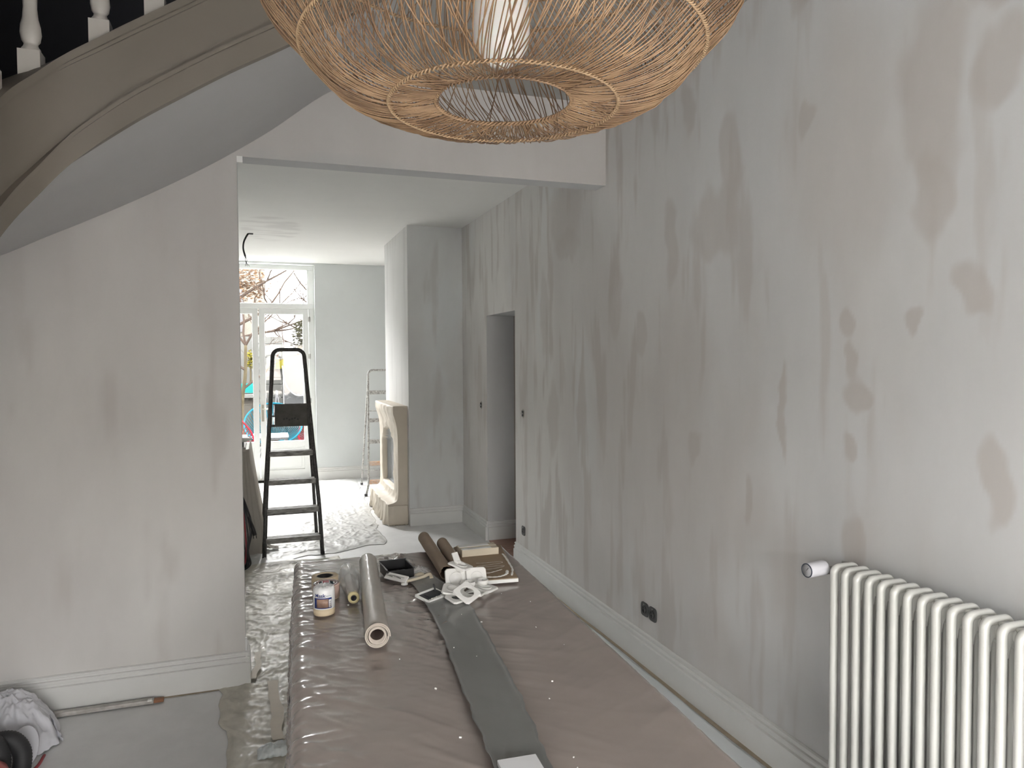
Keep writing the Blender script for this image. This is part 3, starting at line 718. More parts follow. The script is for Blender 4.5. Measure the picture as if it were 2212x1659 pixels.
# ================================================================== TABLE AND COVERS
AN = math.radians(2.87); ca, sa = math.cos(AN), math.sin(AN)
TO = Vector((.008, .75, 0))
def tw(u, v, z=0.): return (TO.x+u*ca+v*sa, TO.y-u*sa+v*ca, z)
TW, TL, TH = .915, 2.46, .748
tbl = thing('dining_table', 'long dining table hidden under taupe plastic cover', 'table', tw(TW/2, TL/2), -AN)
mb = MB(); mb.add([tw(*q) for q in ((.01, .01, TH-.035), (TW-.01, .01, TH-.035), (TW-.01, TL-.01, TH-.035), (.01, TL-.01, TH-.035), (.01, .01, TH-.006), (TW-.01, .01, TH-.006), (TW-.01, TL-.01, TH-.006), (.01, TL-.01, TH-.006))], [(0, 3, 2, 1), (4, 5, 6, 7), (0, 1, 5, 4), (1, 2, 6, 5), (2, 3, 7, 6), (3, 0, 4, 7)])
build('tabletop', mb, M_wood, tbl)
for u in (.10, TW-.10):
    for v in (.12, TL-.12):
        mb = MB(); q = [tw(u-.035, v-.035), tw(u+.035, v-.035), tw(u+.035, v+.035), tw(u-.035, v+.035)]
        mb.prism([(a, b) for a, b, _ in q], .012, TH-.035); build('leg', mb, M_wood, tbl)
def drape(U, V, h, r=.028, L_=None, puff=0.):
    cu = np.clip(U, r, TW-r); cv = np.clip(V, r, TL-r)
    du, dv = U-cu, V-cv; L = np.hypot(du, dv); Ls = np.maximum(L, 1e-9); ex, ey = du/Ls, dv/Ls
    ph = np.minimum(L/r, PI/2); hor = r*np.sin(ph); dz = r*(1-np.cos(ph))+np.maximum(0, L-r*PI/2)
    return cu+ex*hor, cv+ey*hor, h-dz, ex*np.sin(ph), ey*np.sin(ph), np.cos(ph), L
U, V = np.meshgrid(np.concatenate([np.linspace(-.34, -.002, 40), np.linspace(.004, TW, 150), np.linspace(TW+.006, TW+.34, 36)]), np.concatenate([np.linspace(-.3, -.01, 12), np.linspace(0, TL, 430), np.linspace(TL+.006, TL+.34, 34)]), indexing='ij')
def wrk(U, V):
    eL = np.exp(-np.abs(np.maximum(U, 0))/.16); W_ = .85*U
    a = V+W_+.05*fbm(U*3, V*1.2, 2)
    big = ridge(a*5.5+3, U*1.4, 2)                       # long pleats running from the left edge
    fine = ridge(a*17+8+.4*fbm(U*9, V*9, 2), U*3.2, 2)
    pl = ridge(V*16+2.5*np.exp(-U/.03)*.12+5, U*4, 2)
    z = .0075*np.clip(big, 0, 1)**3*(.35+.65*np.exp(-np.maximum(U, 0)/.45))
    z = z+.004*np.clip(fine, 0, 1)**3*(.25+.75*np.exp(-np.maximum(U, 0)/.2))
    z = z+.006*np.clip(pl, 0, 1.1)**2*eL
    # bundle of creases beside the grey strip
    sx = .485-.05*(V-1.4); near = np.exp(-((U-sx)/.10)**2)*sst(.9, 1.6, V)*(U < sx+.03)
    z = z+.013*near*np.clip(ridge(V*13+U*9, U*11-V*2, 3), 0, 1)**2.5
    # right half smoother with faint radial lines
    rt2 = sst(.62, .72, U)
    z = z*(1-.55*rt2)+rt2*.0022*np.clip(ridge(V*8-U*5+4, U*2+1, 2), 0, 1)**3
    # skirt folds
    return z+.0015*fbm(U*6, V*6, 3)
x, yv, z, nx, ny, nz, L = drape(U, V, TH)
wz = wrk(U, V); sk = sst(.04, .3, L)
fold = sk*.022*np.sin(U*38+V*38+2*fbm(U*3, V*3, 2))
x = x+nx*(wz+fold); yv = yv+ny*(wz+fold); z = z+nz*wz
# valley for the strip
def stripu(v): return np.interp(v, [.3, 1.40, 1.75, 1.95, 2.0], [.425, .520, .560, .570, .57])
PX = TO.x+x*ca+yv*sa; PY = TO.y-x*sa+yv*ca
mb = MB(); mb.grid(np.stack([PX, PY, z], -1), True)
cover = build('plastic_cover', mb, M_cover); sd = cover.modifiers.new('t', 'SOLIDIFY'); sd.thickness = .0008; sd.offset = 1
tag(cover, 'taupe plastic cover with sharp creases draped over dining table', 'plastic cover')
# grey strip
P1 = [(.518, 2.728), (.529, 2.568), (.512, 2.175), (.472, 1.76), (.443, 1.417), (.41, .95)]; P2 = [(.622, 2.775), (.668, 2.489), (.646, 2.126), (.604, 1.712), (.556, 1.377), (.50, .95)]
a1 = np.array(smoothpts([(*p, 0) for p in P1], 26))[:, :2]; a2 = np.array(smoothpts([(*p, 0) for p in P2], 26))[:, :2]
s_ = np.linspace(0, 1, 26)[None, :, None]; Q = a1[:, None]*(1-s_)+a2[:, None]*s_
ss = np.linspace(0, 1, 26)[None, :]*np.ones((len(a1), 1))
lz = TH+.0115+.004*np.clip(ridge(Q[..., 0]*9, Q[..., 1]*3, 2), 0, 1)**3-.002*np.sin(PI*ss)+.005*np.clip(1-np.abs(ss-.0)/.05, 0, 1)+.004*np.clip(1-np.abs(ss-1)/.05, 0, 1)*(1+fbm(Q[..., 1]*30, ss, 2))
jx = .006*fbm(Q[..., 1]*14, ss*0+3, 3)*(np.abs(ss-.5)*2)**6
mb = MB(); mb.grid(np.stack([Q[..., 0]+jx, Q[..., 1], lz], -1), True)
o = build('plastic_strip', mb, M_strip); sd = o.modifiers.new('t', 'SOLIDIFY'); sd.thickness = .0008; sd.offset = 1
tag(o, 'long grey plastic strip running down middle of the covered table', 'plastic strip')
ZTB = TH+.008          # where things rest
# plaster crumbs
mb = MB()
for i in range(24):
    u, v = random.uniform(.1, .85), random.uniform(.35, 2.0); s_ = random.choice((.0009, .0012, .002)); p = tw(u, v, TH+.014)
    Mr = Matrix.Translation(p) @ Matrix.Rotation(random.uniform(0, 3), 4, 'Z') @ Matrix.Rotation(random.uniform(0, 1), 4, 'X')
    mb.box(-s_, s_*1.5, -s_, s_, -s_, s_*.6, Mr)
o = build('plaster_crumbs', mb, M_caulk); tag(o, 'white plaster crumbs scattered over table cover', 'plaster crumbs', kind='stuff')

# ------------------------------------------------------------------ things on the table
def rollM(x, yv, z): return Matrix.Translation((x, yv, z))
# masking film dispenser with printed sleeve
cx, cy = .192, 2.487
d = thing('masking_film_roll', 'white wrapped masking film roll with printed blue label standing on table', 'film roll', (cx, cy, ZTB))
mb = MB(); mb.lathe([(.012, 0), (.034, 0), (.035, .002), (.035, .022), (.012, .022)], 36, rollM(cx, cy, ZTB)); build('tape_core', mb, M_tapepaper, d)
mb = MB(); pr = [(.0347, .020), (.0352, .024), (.0352, .082), (.033, .089), (.026, .094), (.015, .094), (.010, .088), (0, .086)]
mb.lathe(pr, 40, rollM(cx, cy, ZTB))
rr_ = np.array(mb.v); a = np.arctan2(rr_[:, 1]-cy, rr_[:, 0]-cx); hz = rr_[:, 2]-ZTB; rr_[:, 2] += .0016*np.sin(a*11)*(hz > .086); mb.v = [tuple(q) for q in rr_]
fr = build('film_wrap', mb, M_labelwh, d)
def onCyl(vs, R, ang0, z0, cx=cx, cy=cy, depth=0):
    return [(cx+(R+depth+abs(p[2]))*math.sin(ang0+p[0]/R), cy-(R+depth+abs(p[2]))*math.cos(ang0+p[0]/R), z0+p[1]) for p in vs]
def patch(x0, x1, z0, z1, R, ang0, name, mtl, par, depth=.0003, cx=cx, cy=cy):
    n = 12; vs = []; 
    for i in range(n+1):
        xx = x0+(x1-x0)*i/n; vs += [(xx, z0, 0), (xx, z1, 0), (xx, z1, .0004), (xx, z0, .0004)]
    fs = []
    for i in range(n):
        for j in range(4): fs.append((4*i+j, 4*i+4+j, 4*i+4+(j+1) % 4, 4*i+(j+1) % 4))
    fs += [(0, 1, 2, 3), (4*n+3, 4*n+2, 4*n+1, 4*n)]
    mb = MB(); mb.add(onCyl(vs, R, ang0, ZTB, cx, cy, depth), fs, True); return build(name, mb, mtl, par)
A0 = -.12
patch(-.034, .028, .026, .0605, .0352, A0, 'label_field', M_labelblue, d)
patch(-.024, .016, .029, .0575, .0352, A0, 'label_picture', M_labelpic, d, .0007)
patch(.017, .0265, .029, .0545, .0352, A0, 'label_barcode_panel', M_labelwh, d, .0007)
mb = MB()
for i in range(6): 
    n = MB(); zz = .032+.0032*i; mb.add(onCyl([(.019, zz, 0), (.0247, zz, 0), (.0247, zz+.0016, 0), (.019, zz+.0016, 0)], .0352, A0, ZTB, depth=.0014), [(0, 1, 2, 3)])
build('barcode', mb, M_blackpl, d)
vs, fs = text_mesh('Mask', .017, bold=True); mb = MB(); mb.add(onCyl([(p[0]-.012, p[1], p[2]) for p in vs], .0352, A0, ZTB+.0685, depth=.0004), fs); build('lettering', mb, M_labelblue, d)
vs, fs = text_mesh('interieur', .0058); mb = MB(); mb.add(onCyl([(p[0]+.017, p[1], p[2]) for p in vs], .0352, A0, ZTB+.067, depth=.0004), fs); build('lettering', mb, M_labelgrey, d)
# tape rolls
def taperoll(name, label, cx, cy, R, ri, h, mt, core):
    t = thing(name, label, 'tape roll', (cx, cy, ZTB))
    mb = MB(); mb.lathe([(ri, .0), (R-.002, 0), (R, .002), (R, h-.002), (R-.002, h), (ri, h)], 44, rollM(cx, cy, ZTB), closed=True); build('tape', mb, mt, t)
    mb = MB(); mb.lathe([(ri-.003, .001), (ri, .001), (ri, h-.001), (ri-.003, h-.001)], 44, rollM(cx, cy, ZTB), closed=True); build('core', mb, core, t)
    return t
t = taperoll('masking_tape_roll', 'beige masking tape roll with open black core at back of table', .217, 2.752, .048, .030, .050, M_tapepaper, M_blackpl)
mb = MB()
for k in range(7):
    a = k*.9; vs, fs = text_mesh('tesa' if False else '38', .009); 
    mb.add([(.217+(.0268)*math.cos(a+p[0]/.027), 2.752+.0268*math.sin(a+p[0]/.027), ZTB+.03+p[1]) for p in vs], fs)
build('core_print', mb, MT['label_white'], t)
t = taperoll('masking_tape_roll', 'tape roll in pinkish wrap with red label, in front of the black-cored roll', .213, 2.655, .047, .030, .050, M_tapepaper, M_pinkwrap)
mb = MB(); mb.lathe([(.0475, .003), (.0478, .046), (.045, .0515), (.0305, .0515), (.0305, .0505), (.044, .0505)], 40, rollM(.213, 2.655, ZTB)); build('wrap', mb, mat('pink_clear_wrap', (.75, .52, .52), .15, alpha=.5, coat=.8), t)
mb = MB(); mb.lathe([(.0295, .046), (.0295, .0500), (0, .0500)], 36, rollM(.213, 2.655, ZTB)); lb = build('label_disc', mb, M_labelgrey, t)
mb = MB(); mb.box(-.0105, .0105, -.0265, .0265, 0, .0012, rollM(.213, 2.655, ZTB+.050)); build('label_field', mb, M_labelred, lb)
mb = MB()
for sx in (-1, 1): mb.box(sx*.0125-.0012, sx*.0125+.0012, -.025, .025, 0, .0014, rollM(.213, 2.655, ZTB+.050)); mb.box(sx*.0265-.0022, sx*.0265+.0022, -.009, .009, 0, .0014, rollM(.213, 2.655, ZTB+.050))
build('label_band', mb, M_labelwh, lb)
vs, fs = text_mesh('tesa', .0115, bold=True); mb = MB(); mb.add([(.213+p[0]*.85, 2.655+p[1]*1.5, ZTB+.0518+abs(p[2])) for p in vs], fs); build('lettering', mb, M_labelwh, lb)
# small film roll in a puffed clear bag
t = thing('film_roll_small', 'small film roll with yellow end inside puffed clear bag', 'film roll', (.30, 2.66, ZTB))
p0, p1 = Vector((.296, 2.545, ZTB+.021)), Vector((.312, 2.86, ZTB+.028)); Ma = axm(p0, p1)
mb = MB(); mb.lathe([(.010, 0), (.0195, 0), (.0195, .03), (.010, .03)], 28, Ma, closed=True); build('yellow_end', mb, M_yellow, t)
mb = MB(); mb.lathe([(.007, -.001), (.010, -.001), (.010, .2), (.007, .2)], 24, Ma, closed=True); build('core', mb, M_blackmt, t)
mb = MB(); n = 40; prf = [(.020, .008), (.021, .03), (.026, .07), (.031, .11), (.035, .15), (.037, .20), (.037, .25), (.034, .29), (.030, .32), (.014, .335), (0, .34)]
mb.lathe(prf, 40, None, cap=False); V_ = np.array([tuple(q) for q in mb.v]); a = np.arctan2(V_[:, 1], V_[:, 0])
k = 1+.10*fbm(a*2.2, V_[:, 2]*22, 3)+.10*(ridge(a*1.5+V_[:, 2]*9, V_[:, 2]*12, 2)-.5)*sst(.03, .1, V_[:, 2])
V_[:, :2] *= k[:, None]; W_ = [Ma @ Vector(q) for q in V_]; mb.v = [(q.x, q.y, max(q.z, ZTB)) for q in W_]
build('clear_bag', mb, M_filmclear, t)
mb = MB(); mb.lathe([(.010, .03), (.0185, .03), (.0185, .22), (.010, .22)], 24, Ma, closed=True); build('film', mb, M_filmroll, t)
# big film roll
p0, p1 = Vector((.314, 2.128, ZTB+.037)), Vector((.398, 2.93, ZTB+.037)); Ma = axm(p0, p1); LL = (p1-p0).length
t = thing('plastic_film_roll', 'long thick roll of clear film on cardboard core lying on table', 'film roll', (.355, 2.53, ZTB), 0)
mb = MB(); pr = [(.026, .002)]+[(.0345+.001*(i % 2), LL*i/40) for i in range(1, 41)]+[(.022, LL)]
mb.lathe(pr, 48, cap=False); V_ = np.array([tuple(q) for q in mb.v]); a = np.arctan2(V_[:, 1], V_[:, 0]); zz = V_[:, 2]
rad_ = np.hypot(V_[:, 0], V_[:, 1]); add_ = np.where(rad_ > .03, .0022*np.clip(ridge(a*2+1.5, zz*16, 3), 0, 1)**2-.001, 0)
V_[:, :2] *= ((rad_+add_)/np.maximum(rad_, 1e-6))[:, None]; mb.v = [tuple(Ma @ Vector(q)) for q in V_]; build('film', mb, M_filmroll, t)
mb = MB()
th = np.linspace(0, 4*PI, 90); sp = []
for i, a in enumerate(th):
    r_ = .0265+.0085*(i/89)
    sp.append((r_*math.cos(a), r_*math.sin(a)))
for i in range(89):
    for (z0_, z1_) in ((-.004, .006),):
        x0_, y0_ = sp[i]; x1_, y1_ = sp[i+1]; k0 = 1+.10; 
        q = [Vector((x0_, y0_, z0_)), Vector((x1_, y1_, z0_)), Vector((x1_*1.11, y1_*1.11, z0_)), Vector((x0_*1.11, y0_*1.11, z0_)), Vector((x0_, y0_, z1_)), Vector((x1_, y1_, z1_)), Vector((x1_*1.11, y1_*1.11, z1_)), Vector((x0_*1.11, y0_*1.11, z1_))]
        mb.add([Ma @ v_ for v_ in q], [(0, 3, 2, 1), (4, 5, 6, 7), (0, 1, 5, 4), (2, 3, 7, 6)], True)
build('film_end', mb, M_core, t)
mb = MB(); mb.lathe([(.021, -.005), (.0255, -.005), (.0255, LL), (.021, LL)], 36, Ma, closed=True); build('core', mb, M_core, t)
mb = MB(); mb.lathe([(.0208, .02), (.0209, LL*.6), (0, LL*.6)], 30, Ma, cap=False); build('core_inside', mb, M_coredark, t)
# black tray
def boxM(cx, cy, z, rz): return Matrix.Translation((cx, cy, z)) @ Matrix.Rotation(rz, 4, 'Z')
t = thing('black_tray', 'small open black plastic tray on table left of the brown paper rolls', 'tray', (.498, 2.84, ZTB), .08)
Mb = boxM(.498, 2.84, ZTB, .08)
mb = MB(); w2, l2, h2, th_ = .052, .062, .038, .003
mb.box(-w2, w2, -l2, l2, 0, th_, Mb); mb.box(-w2, -w2+th_, -l2, l2, 0, h2, Mb); mb.box(w2-th_, w2, -l2, l2, 0, h2, Mb); mb.box(-w2, w2, -l2, -l2+th_, 0, h2*.9, Mb); mb.box(-w2, w2, l2-th_, l2, 0, h2*1.12, Mb)
build('tray_body', mb, M_blackpl, t, bevel=.001)
mb = MB(); mb.box(-w2-.004, -w2+.002, -l2, l2, h2-.002, h2+.001, Mb); mb.box(w2-.002, w2+.004, -l2, l2, h2-.002, h2+.001, Mb); mb.box(-w2-.003, w2+.003, l2-.003, l2+.005, h2*1.1, h2*1.15, Mb); build('rim', mb, mat('black_rim', (.03, .03, .032), .3), t)
mb = MB(); mb.tube([Mb @ Vector(q) for q in smoothpts([(-.03, -.02, .012), (0, .0, .016), (.02, .01, .012), (.035, -.02, .014)], 6)], .004, 6); build('tray_contents', mb, M_blackmt, t)
# bracket with two pins
Mb = Matrix.Translation((.478, 2.735, ZTB+.020)) @ Matrix.Rotation(-.95, 4, 'Z') @ Matrix.Rotation(.75, 4, 'X')
t = thing('window_handle_plate', 'white slotted handle plate with two metal pins leaning on black tray', 'handle', (.478, 2.735, ZTB))
mb = MB(); mb.box(-.055, .055, -.014, -.006, -.003, .003, Mb); mb.box(-.055, .055, .006, .014, -.003, .003, Mb); mb.box(-.055, -.040, -.006, .006, -.003, .003, Mb); mb.box(.040, .055, -.006, .006, -.003, .003, Mb); mb.box(-.052, .052, -.005, .005, -.003, -.001, Mb)
build('plate', mb, M_whpl, t, bevel=.0015)
for px in (-.022, .022):
    mb = MB(); mb.tube([Mb @ Vector((px, 0, 0)), Mb @ Vector((px, -.012, .034))], .0022, 8); build('pin', mb, M_chrome, t)
t = thing('lever_handle', 'cream lever door handle lying on table in front of black tray', 'handle', (.56, 2.735, ZTB))
mb = MB(); mb.tube(smoothpts([(.500, 2.700, ZTB+.010), (.54, 2.713, ZTB+.012), (.58, 2.729, ZTB+.014), (.606, 2.742, ZTB+.018), (.612, 2.736, ZTB+.010), (.612, 2.728, ZTB+.006)], 5), [.0055]*10+[.0065]*12+[.0075]*4, 10); build('lever', mb, M_cream, t)
mb = MB(); mb.lathe([(0, 0), (.013, 0), (.013, .006), (.008, .010), (0, .010)], 20, boxM(.502, 2.702, ZTB, 0)); build('rosette', mb, M_whpl, t)
t = MB(); t.lathe([(0, 0), (.018, .001), (.022, .006), (.019, .013), (.010, .017), (0, .018)], 24, boxM(.575, 2.775, ZTB, .3) @ Matrix.Diagonal((1, .7, 1, 1))); o = build('door_knob', t, M_cream); tag(o, 'small cream oval knob behind the cream lever handle', 'knob')
# clear bag of fittings
U, V = np.meshgrid(np.linspace(0, 1, 26), np.linspace(0, 1, 26), indexing='ij')
P = np.stack([.53+.10*U+.01*fbm(U*3, V*3, 2), 2.79+.07*V, ZTB+.004+.02*np.sin(PI*U)*np.sin(PI*V)+.010*np.clip(ridge(U*4, V*4, 2), 0, 1)], -1)
mb = MB(); mb.grid(P, True); o = build('clear_bag', mb, M_filmclear); tag(o, 'crumpled small clear bag between black tray and paper rolls', 'bag')
mb = MB()
Mb = boxM(.535, 2.742, ZTB+.002, .5); mb.box(-.042, .042, -.014, .014, 0, .006, Mb); o = build('cover_plate', mb, M_whpl, bevel=.002); tag(o, 'flat white plastic plate under the cream lever handle', 'plate')
# brown paper rolls
def paproll(name, label, a, b, R, torn):
    Ma = axm(a, b); LL = (Vector(b)-Vector(a)).length; t = thing(name, label, 'paper roll', (*((Vector(a)+Vector(b))/2).xy, ZTB))
    nz, na = 40, 60; mb = MB(); th = np.linspace(0, 2*PI*1.35, na); zz = np.linspace(0, 1, nz)
    TH_, ZZ = np.meshgrid(th, zz, indexing='ij'); r_ = R-.004*TH_/(2*PI)
    z_ = LL*ZZ; z_ = z_+(1-ZZ)**8*torn*fbm(TH_*2.5, ZZ*0+1, 4)
    r_ = r_*(1+.03*fbm(TH_*.8, ZZ*4, 2))
    P = np.stack([r_*np.cos(TH_), r_*np.sin(TH_), z_], -1).reshape(-1, 3)
    P = np.array([tuple(Ma @ Vector(q)) for q in P]).reshape(na, nz, 3); mb.grid(P, True)
    o = build('paper', mb, M_paperbr, t); s_ = o.modifiers.new('t', 'SOLIDIFY'); s_.thickness = .0012
    mb = MB(); mb.lathe([(R*.80, LL*.93), (R*.80, LL*.96), (0, LL*.96)], 30, Ma); build('paper_fold_end', mb, M_paperbr, t)
    return t
paproll('paper_roll', 'left longer roll of brown paper on table corner', (.664, 2.69, ZTB+.031), (.700, 3.27, ZTB+.030), .029, .02)
paproll('paper_roll', 'right shorter roll of brown paper beside white-edged board', (.722, 2.70, ZTB+.029), (.757, 3.15, ZTB+.028), .0275, .03)
# board with white edge, caulk, white offcuts
t = thing('skirting_board_offcut', 'brown-backed white board with smeared caulk on table corner', 'board', (.875, 2.86, ZTB), .17)
bpz = [(.735, 2.60), (.915, 2.585), (1.008, 3.08), (.985, 3.10), (.815, 3.125), (.795, 3.11)]
mb = MB(); mb.prism(bpz, ZTB, ZTB+.014); build('white_body', mb, M_white, t, bevel=.002)
mb = MB(); mb.prism([(a*.97+.875*.03, b*.98+2.86*.02) for a, b in bpz], ZTB+.0135, ZTB+.0165); build('brown_face', mb, M_boardbr, t)
for cpts, rr in (([(.90, 2.62), (.93, 2.70), (.945, 2.78), (.96, 2.88), (.965, 2.93)], .005), ([(.80, 2.635), (.84, 2.622), (.87, 2.632), (.89, 2.65), (.905, 2.69)], .007), ([(.80, 2.69), (.83, 2.683), (.87, 2.70), (.89, 2.71)], .003), ([(.80, 3.07), (.86, 3.085), (.92, 3.08), (.95, 3.09)], .006), ([(.80, 2.74), (.85, 2.73), (.905, 2.745), (.91, 2.76), (.86, 2.765), (.81, 2.77), (.815, 2.785), (.87, 2.79), (.92, 2.80), (.915, 2.82), (.86, 2.82), (.82, 2.83)], .0012)):
    mb = MB(); Q = smoothpts([(a, b, ZTB+.0165) for a, b in cpts], 7)
    mb.tube(Q, [rr*(.6+.5*abs(math.sin(i*.8))) for i in range(len(Q))], 6); V_ = np.array([tuple(q) for q in mb.v]); V_[:, 2] = ZTB+.0165+(V_[:, 2]-ZTB-.0165)*.3; mb.v = [tuple(q) for q in V_]
    build('caulk_smear', mb, M_caulk, t)
def offcut(label, cx, cy, z, L_, W_, H_, rz, mtl, mtl2):
    t = thing('timber_offcut', label, 'offcut', (cx, cy, z), rz); Mb = boxM(cx, cy, z, rz)
    mb = MB(); mb.prism([(-L_/2, 0), (L_/2, 0), (L_/2, H_), (L_/2-.001, H_+.001), (-L_/2, H_)], -W_/2, W_/2, Mb @ Matrix.Rotation(PI/2, 4, 'X')); build('bar', mb, mtl, t, bevel=.0015)
    mb = MB(); mb.box(-L_/2+.004, L_/2-.03, -W_/2+.004, W_/2-.006, H_, H_+.0015, Mb); build('paint_coat', mb, mtl2, t)
    return t
offcut('white painted timber offcut farther back on board', .872, 3.005, ZTB+.0175, .165, .042, .026, -.02, M_cream, M_white)
offcut('cream timber offcut with white top, nearer on board', .868, 2.948, ZTB+.0175, .160, .038, .028, -.01, M_cream, M_white)
# bracket frame
t = thing('switch_mounting_frame', 'black mounting frame with torn white rim on the grey strip', 'frame', (.562, 2.512, ZTB), .62)
Mb = boxM(.562, 2.512, ZTB+.006, .62) @ Matrix.Rotation(.18, 4, 'X')
mb = MB(); W2, H2 = .050, .034
mb.box(-W2, W2, -H2, -H2+.005, 0, .010, Mb); mb.box(-W2, W2, H2-.005, H2, 0, .010, Mb); mb.box(-W2, -W2+.005, -H2, H2, 0, .010, Mb); mb.box(W2-.005, W2, -H2, H2, 0, .010, Mb); build('white_rim', mb, M_white, t, bevel=.001)
mb = MB(); mb.box(-W2+.004, W2-.004, -H2+.004, H2-.004, 0, .004, Mb); mb.box(-.028, .024, -.012, .010, .004, .012, Mb); mb.box(.028, .042, -.014, .014, .004, .010, Mb); mb.box(-.044, -.032, -.014, .014, .004, .010, Mb); build('mechanism', mb, mat('dark_grey_plastic', (.03, .033, .036), .35), t)
mb = MB(); mb.tube([Mb @ Vector((.03, .006, .006)), Mb @ Vector((.024, .018, .034))], .003, 6); build('spring_clip', mb, M_greymt, t)
mb = MB()
for k in range(7): mb.box(-.038+.012*k, -.030+.012*k, -.026+.003*math.sin(k*2), -.020, .0045, .0075+.001*(k % 2), Mb)
build('torn_paper', mb, M_caulk, t)
# white square cover plates, tumbled in a pile
def plate_mb(hole=True, rimh=.006):
    mb = MB(); n = 32; o_ = []; i_ = []
    for k in range(n):
        a = 2*PI*(k+.5)/n; c, s_ = math.cos(a), math.sin(a); q = (abs(c)**9+abs(s_)**9)**(-1/9); o_.append((.040*c*q, .040*s_*q)); i_.append((.024*c, .024*s_))
    vs = [(*p, 0) for p in o_]+[(p[0]*.93, p[1]*.93, rimh) for p in o_]+[(*p, rimh) for p in i_]+[(*p, 0) for p in i_]
    fs = []
    for k in range(n):
        j = (k+1) % n; fs += [(k, j, n+j, n+k), (n+k, n+j, 2*n+j, 2*n+k), (2*n+k, 2*n+j, 3*n+j, 3*n+k), (3*n+k, 3*n+j, j, k)]
    mb.add(vs, fs); return mb
plb = [ # x,y,z, rx,ry,rz, label, has insert
 (.668, 2.425, .034, .50, -.25, .55, 'white cover plate with large open hole, frontmost on top of pile', 0),
 (.645, 2.452, .012, .10, -.10, .30, 'white cover plate lying lowest at front left of pile', 0),
 (.708, 2.470, .012, -.06, .05, .9, 'white cover plate mostly hidden at bottom middle of pile', 0),
 (.762, 2.520, .012, .12, .05, .75, 'white socket cover with round cup, at right end of pile', 1),
 (.640, 2.508, .022, .15, .12, -.35, 'white socket cover with round cup, at left end of pile', 1),
 (.742, 2.560, .040, 1.15, .05, .05, 'white socket cover tipped on edge, back right of pile', 1),
 (.668, 2.575, .040, 1.10, .0, -.1, 'white socket cover tipped on edge, back left of pile', 1),
 (.690, 2.590, .082, .25, .10, .80, 'white socket cover balanced on top at back of pile', 1)]
pm = plate_mb(); p_mesh = None; cup_mesh = None
for (x_, y_, z_, rx, ry, rz_, lab, ins) in plb:
    if ins:
        t = bpy.data.objects.new('socket_cover', None); S.collection.objects.link(t); t.empty_display_size = .03
    nm = 'cover_plate' if not ins else 'plate'
    if p_mesh is None:
        q = MB(); q.v = list(pm.v); q.f = list(pm.f); q.sm = list(pm.sm); q.mi = list(pm.mi)
        tmp = build('cover_plate', q, M_whpl, origin=(0, 0, 0), bevel=.0012); p_mesh = tmp.data; po = tmp
    else:
        po = bpy.data.objects.new(nm, p_mesh); S.collection.objects.link(po)
        bv = po.modifiers.new('bevel', 'BEVEL'); bv.width = .0012; bv.segments = 2; bv.limit_method = 'ANGLE'
    if ins:
        po.parent = t
        if cup_mesh is None:
            c_ = MB(); c_.lathe([(.0245, 0), (.0245, .004), (.0205, .004), (.0195, -.010), (0, -.010)], 30); c_.lathe([(.0215, -.001), (.0195, -.016), (.016, -.024), (0, -.024)], 30)
            co_ = build('socket_cup', c_, M_whpl, origin=(0, 0, 0)); cup_mesh = co_.data
        else: co_ = bpy.data.objects.new('socket_cup', cup_mesh); S.collection.objects.link(co_)
        co_.parent = t; co_.location = (0, 0, .004)
        e_ = bpy.data.objects.new('socket_pin', None)
        root = t
    else: root = po
    root.location = (x_, y_, ZTB+z_); root.rotation_euler = (rx, ry, rz_)
    tag(root, lab, 'socket cover' if ins else 'cover plate', 'pile of white covers on the table')
bpy.data.objects.remove(bpy.data.objects.get('socket_pin'), do_unlink=True) if bpy.data.objects.get('socket_pin') else None
# two loose white cups of the pile
for x_, y_, z_, lab in ((.700, 2.505, .030, 'white round socket insert standing in middle of pile'), (.748, 2.500, .034, 'white round socket insert right of the middle one in pile')):
    mb = MB(); mb.lathe([(0, 0), (.016, 0), (.019, .004), (.0205, .018), (.018, .018), (.017, .008), (0, .008)], 28, boxM(x_, y_, ZTB+z_, 0)); mb.tube([(x_, y_, ZTB+z_+.008), (x_, y_, ZTB+z_+.017)], .003, 8)
    o = build('socket_insert', mb, M_whpl); tag(o, lab, 'socket insert', 'pile of white covers on the table')
mb = MB(); Mb = Matrix.Translation((.684, 2.60, ZTB+.088)) @ Matrix.Rotation(.5, 4, 'Z') @ Matrix.Rotation(-.5, 4, 'X')
mb.box(-.014, .014, -.003, .003, 0, .044, Mb); mb.box(-.010, .010, -.008, .003, .0, .01, Mb); o = build('blank_insert', mb, M_whpl, bevel=.002); tag(o, 'narrow white blank strip sticking up at top of cover pile', 'cover plate')
# white box at the near end
mb = MB(); Mb = boxM(.49, 1.36, TH+.014, -.05); mb.box(-.042, .042, -.05, .05, 0, .012, Mb); bx = thing('white_package', 'white glossy package at near end of the grey strip', 'package', (.49, 1.36, TH+.014), -.05)
build('pack_body', mb, mat('glossy_white_pack', (.8, .8, .82), .15, coat=.8), bx, bevel=.002)

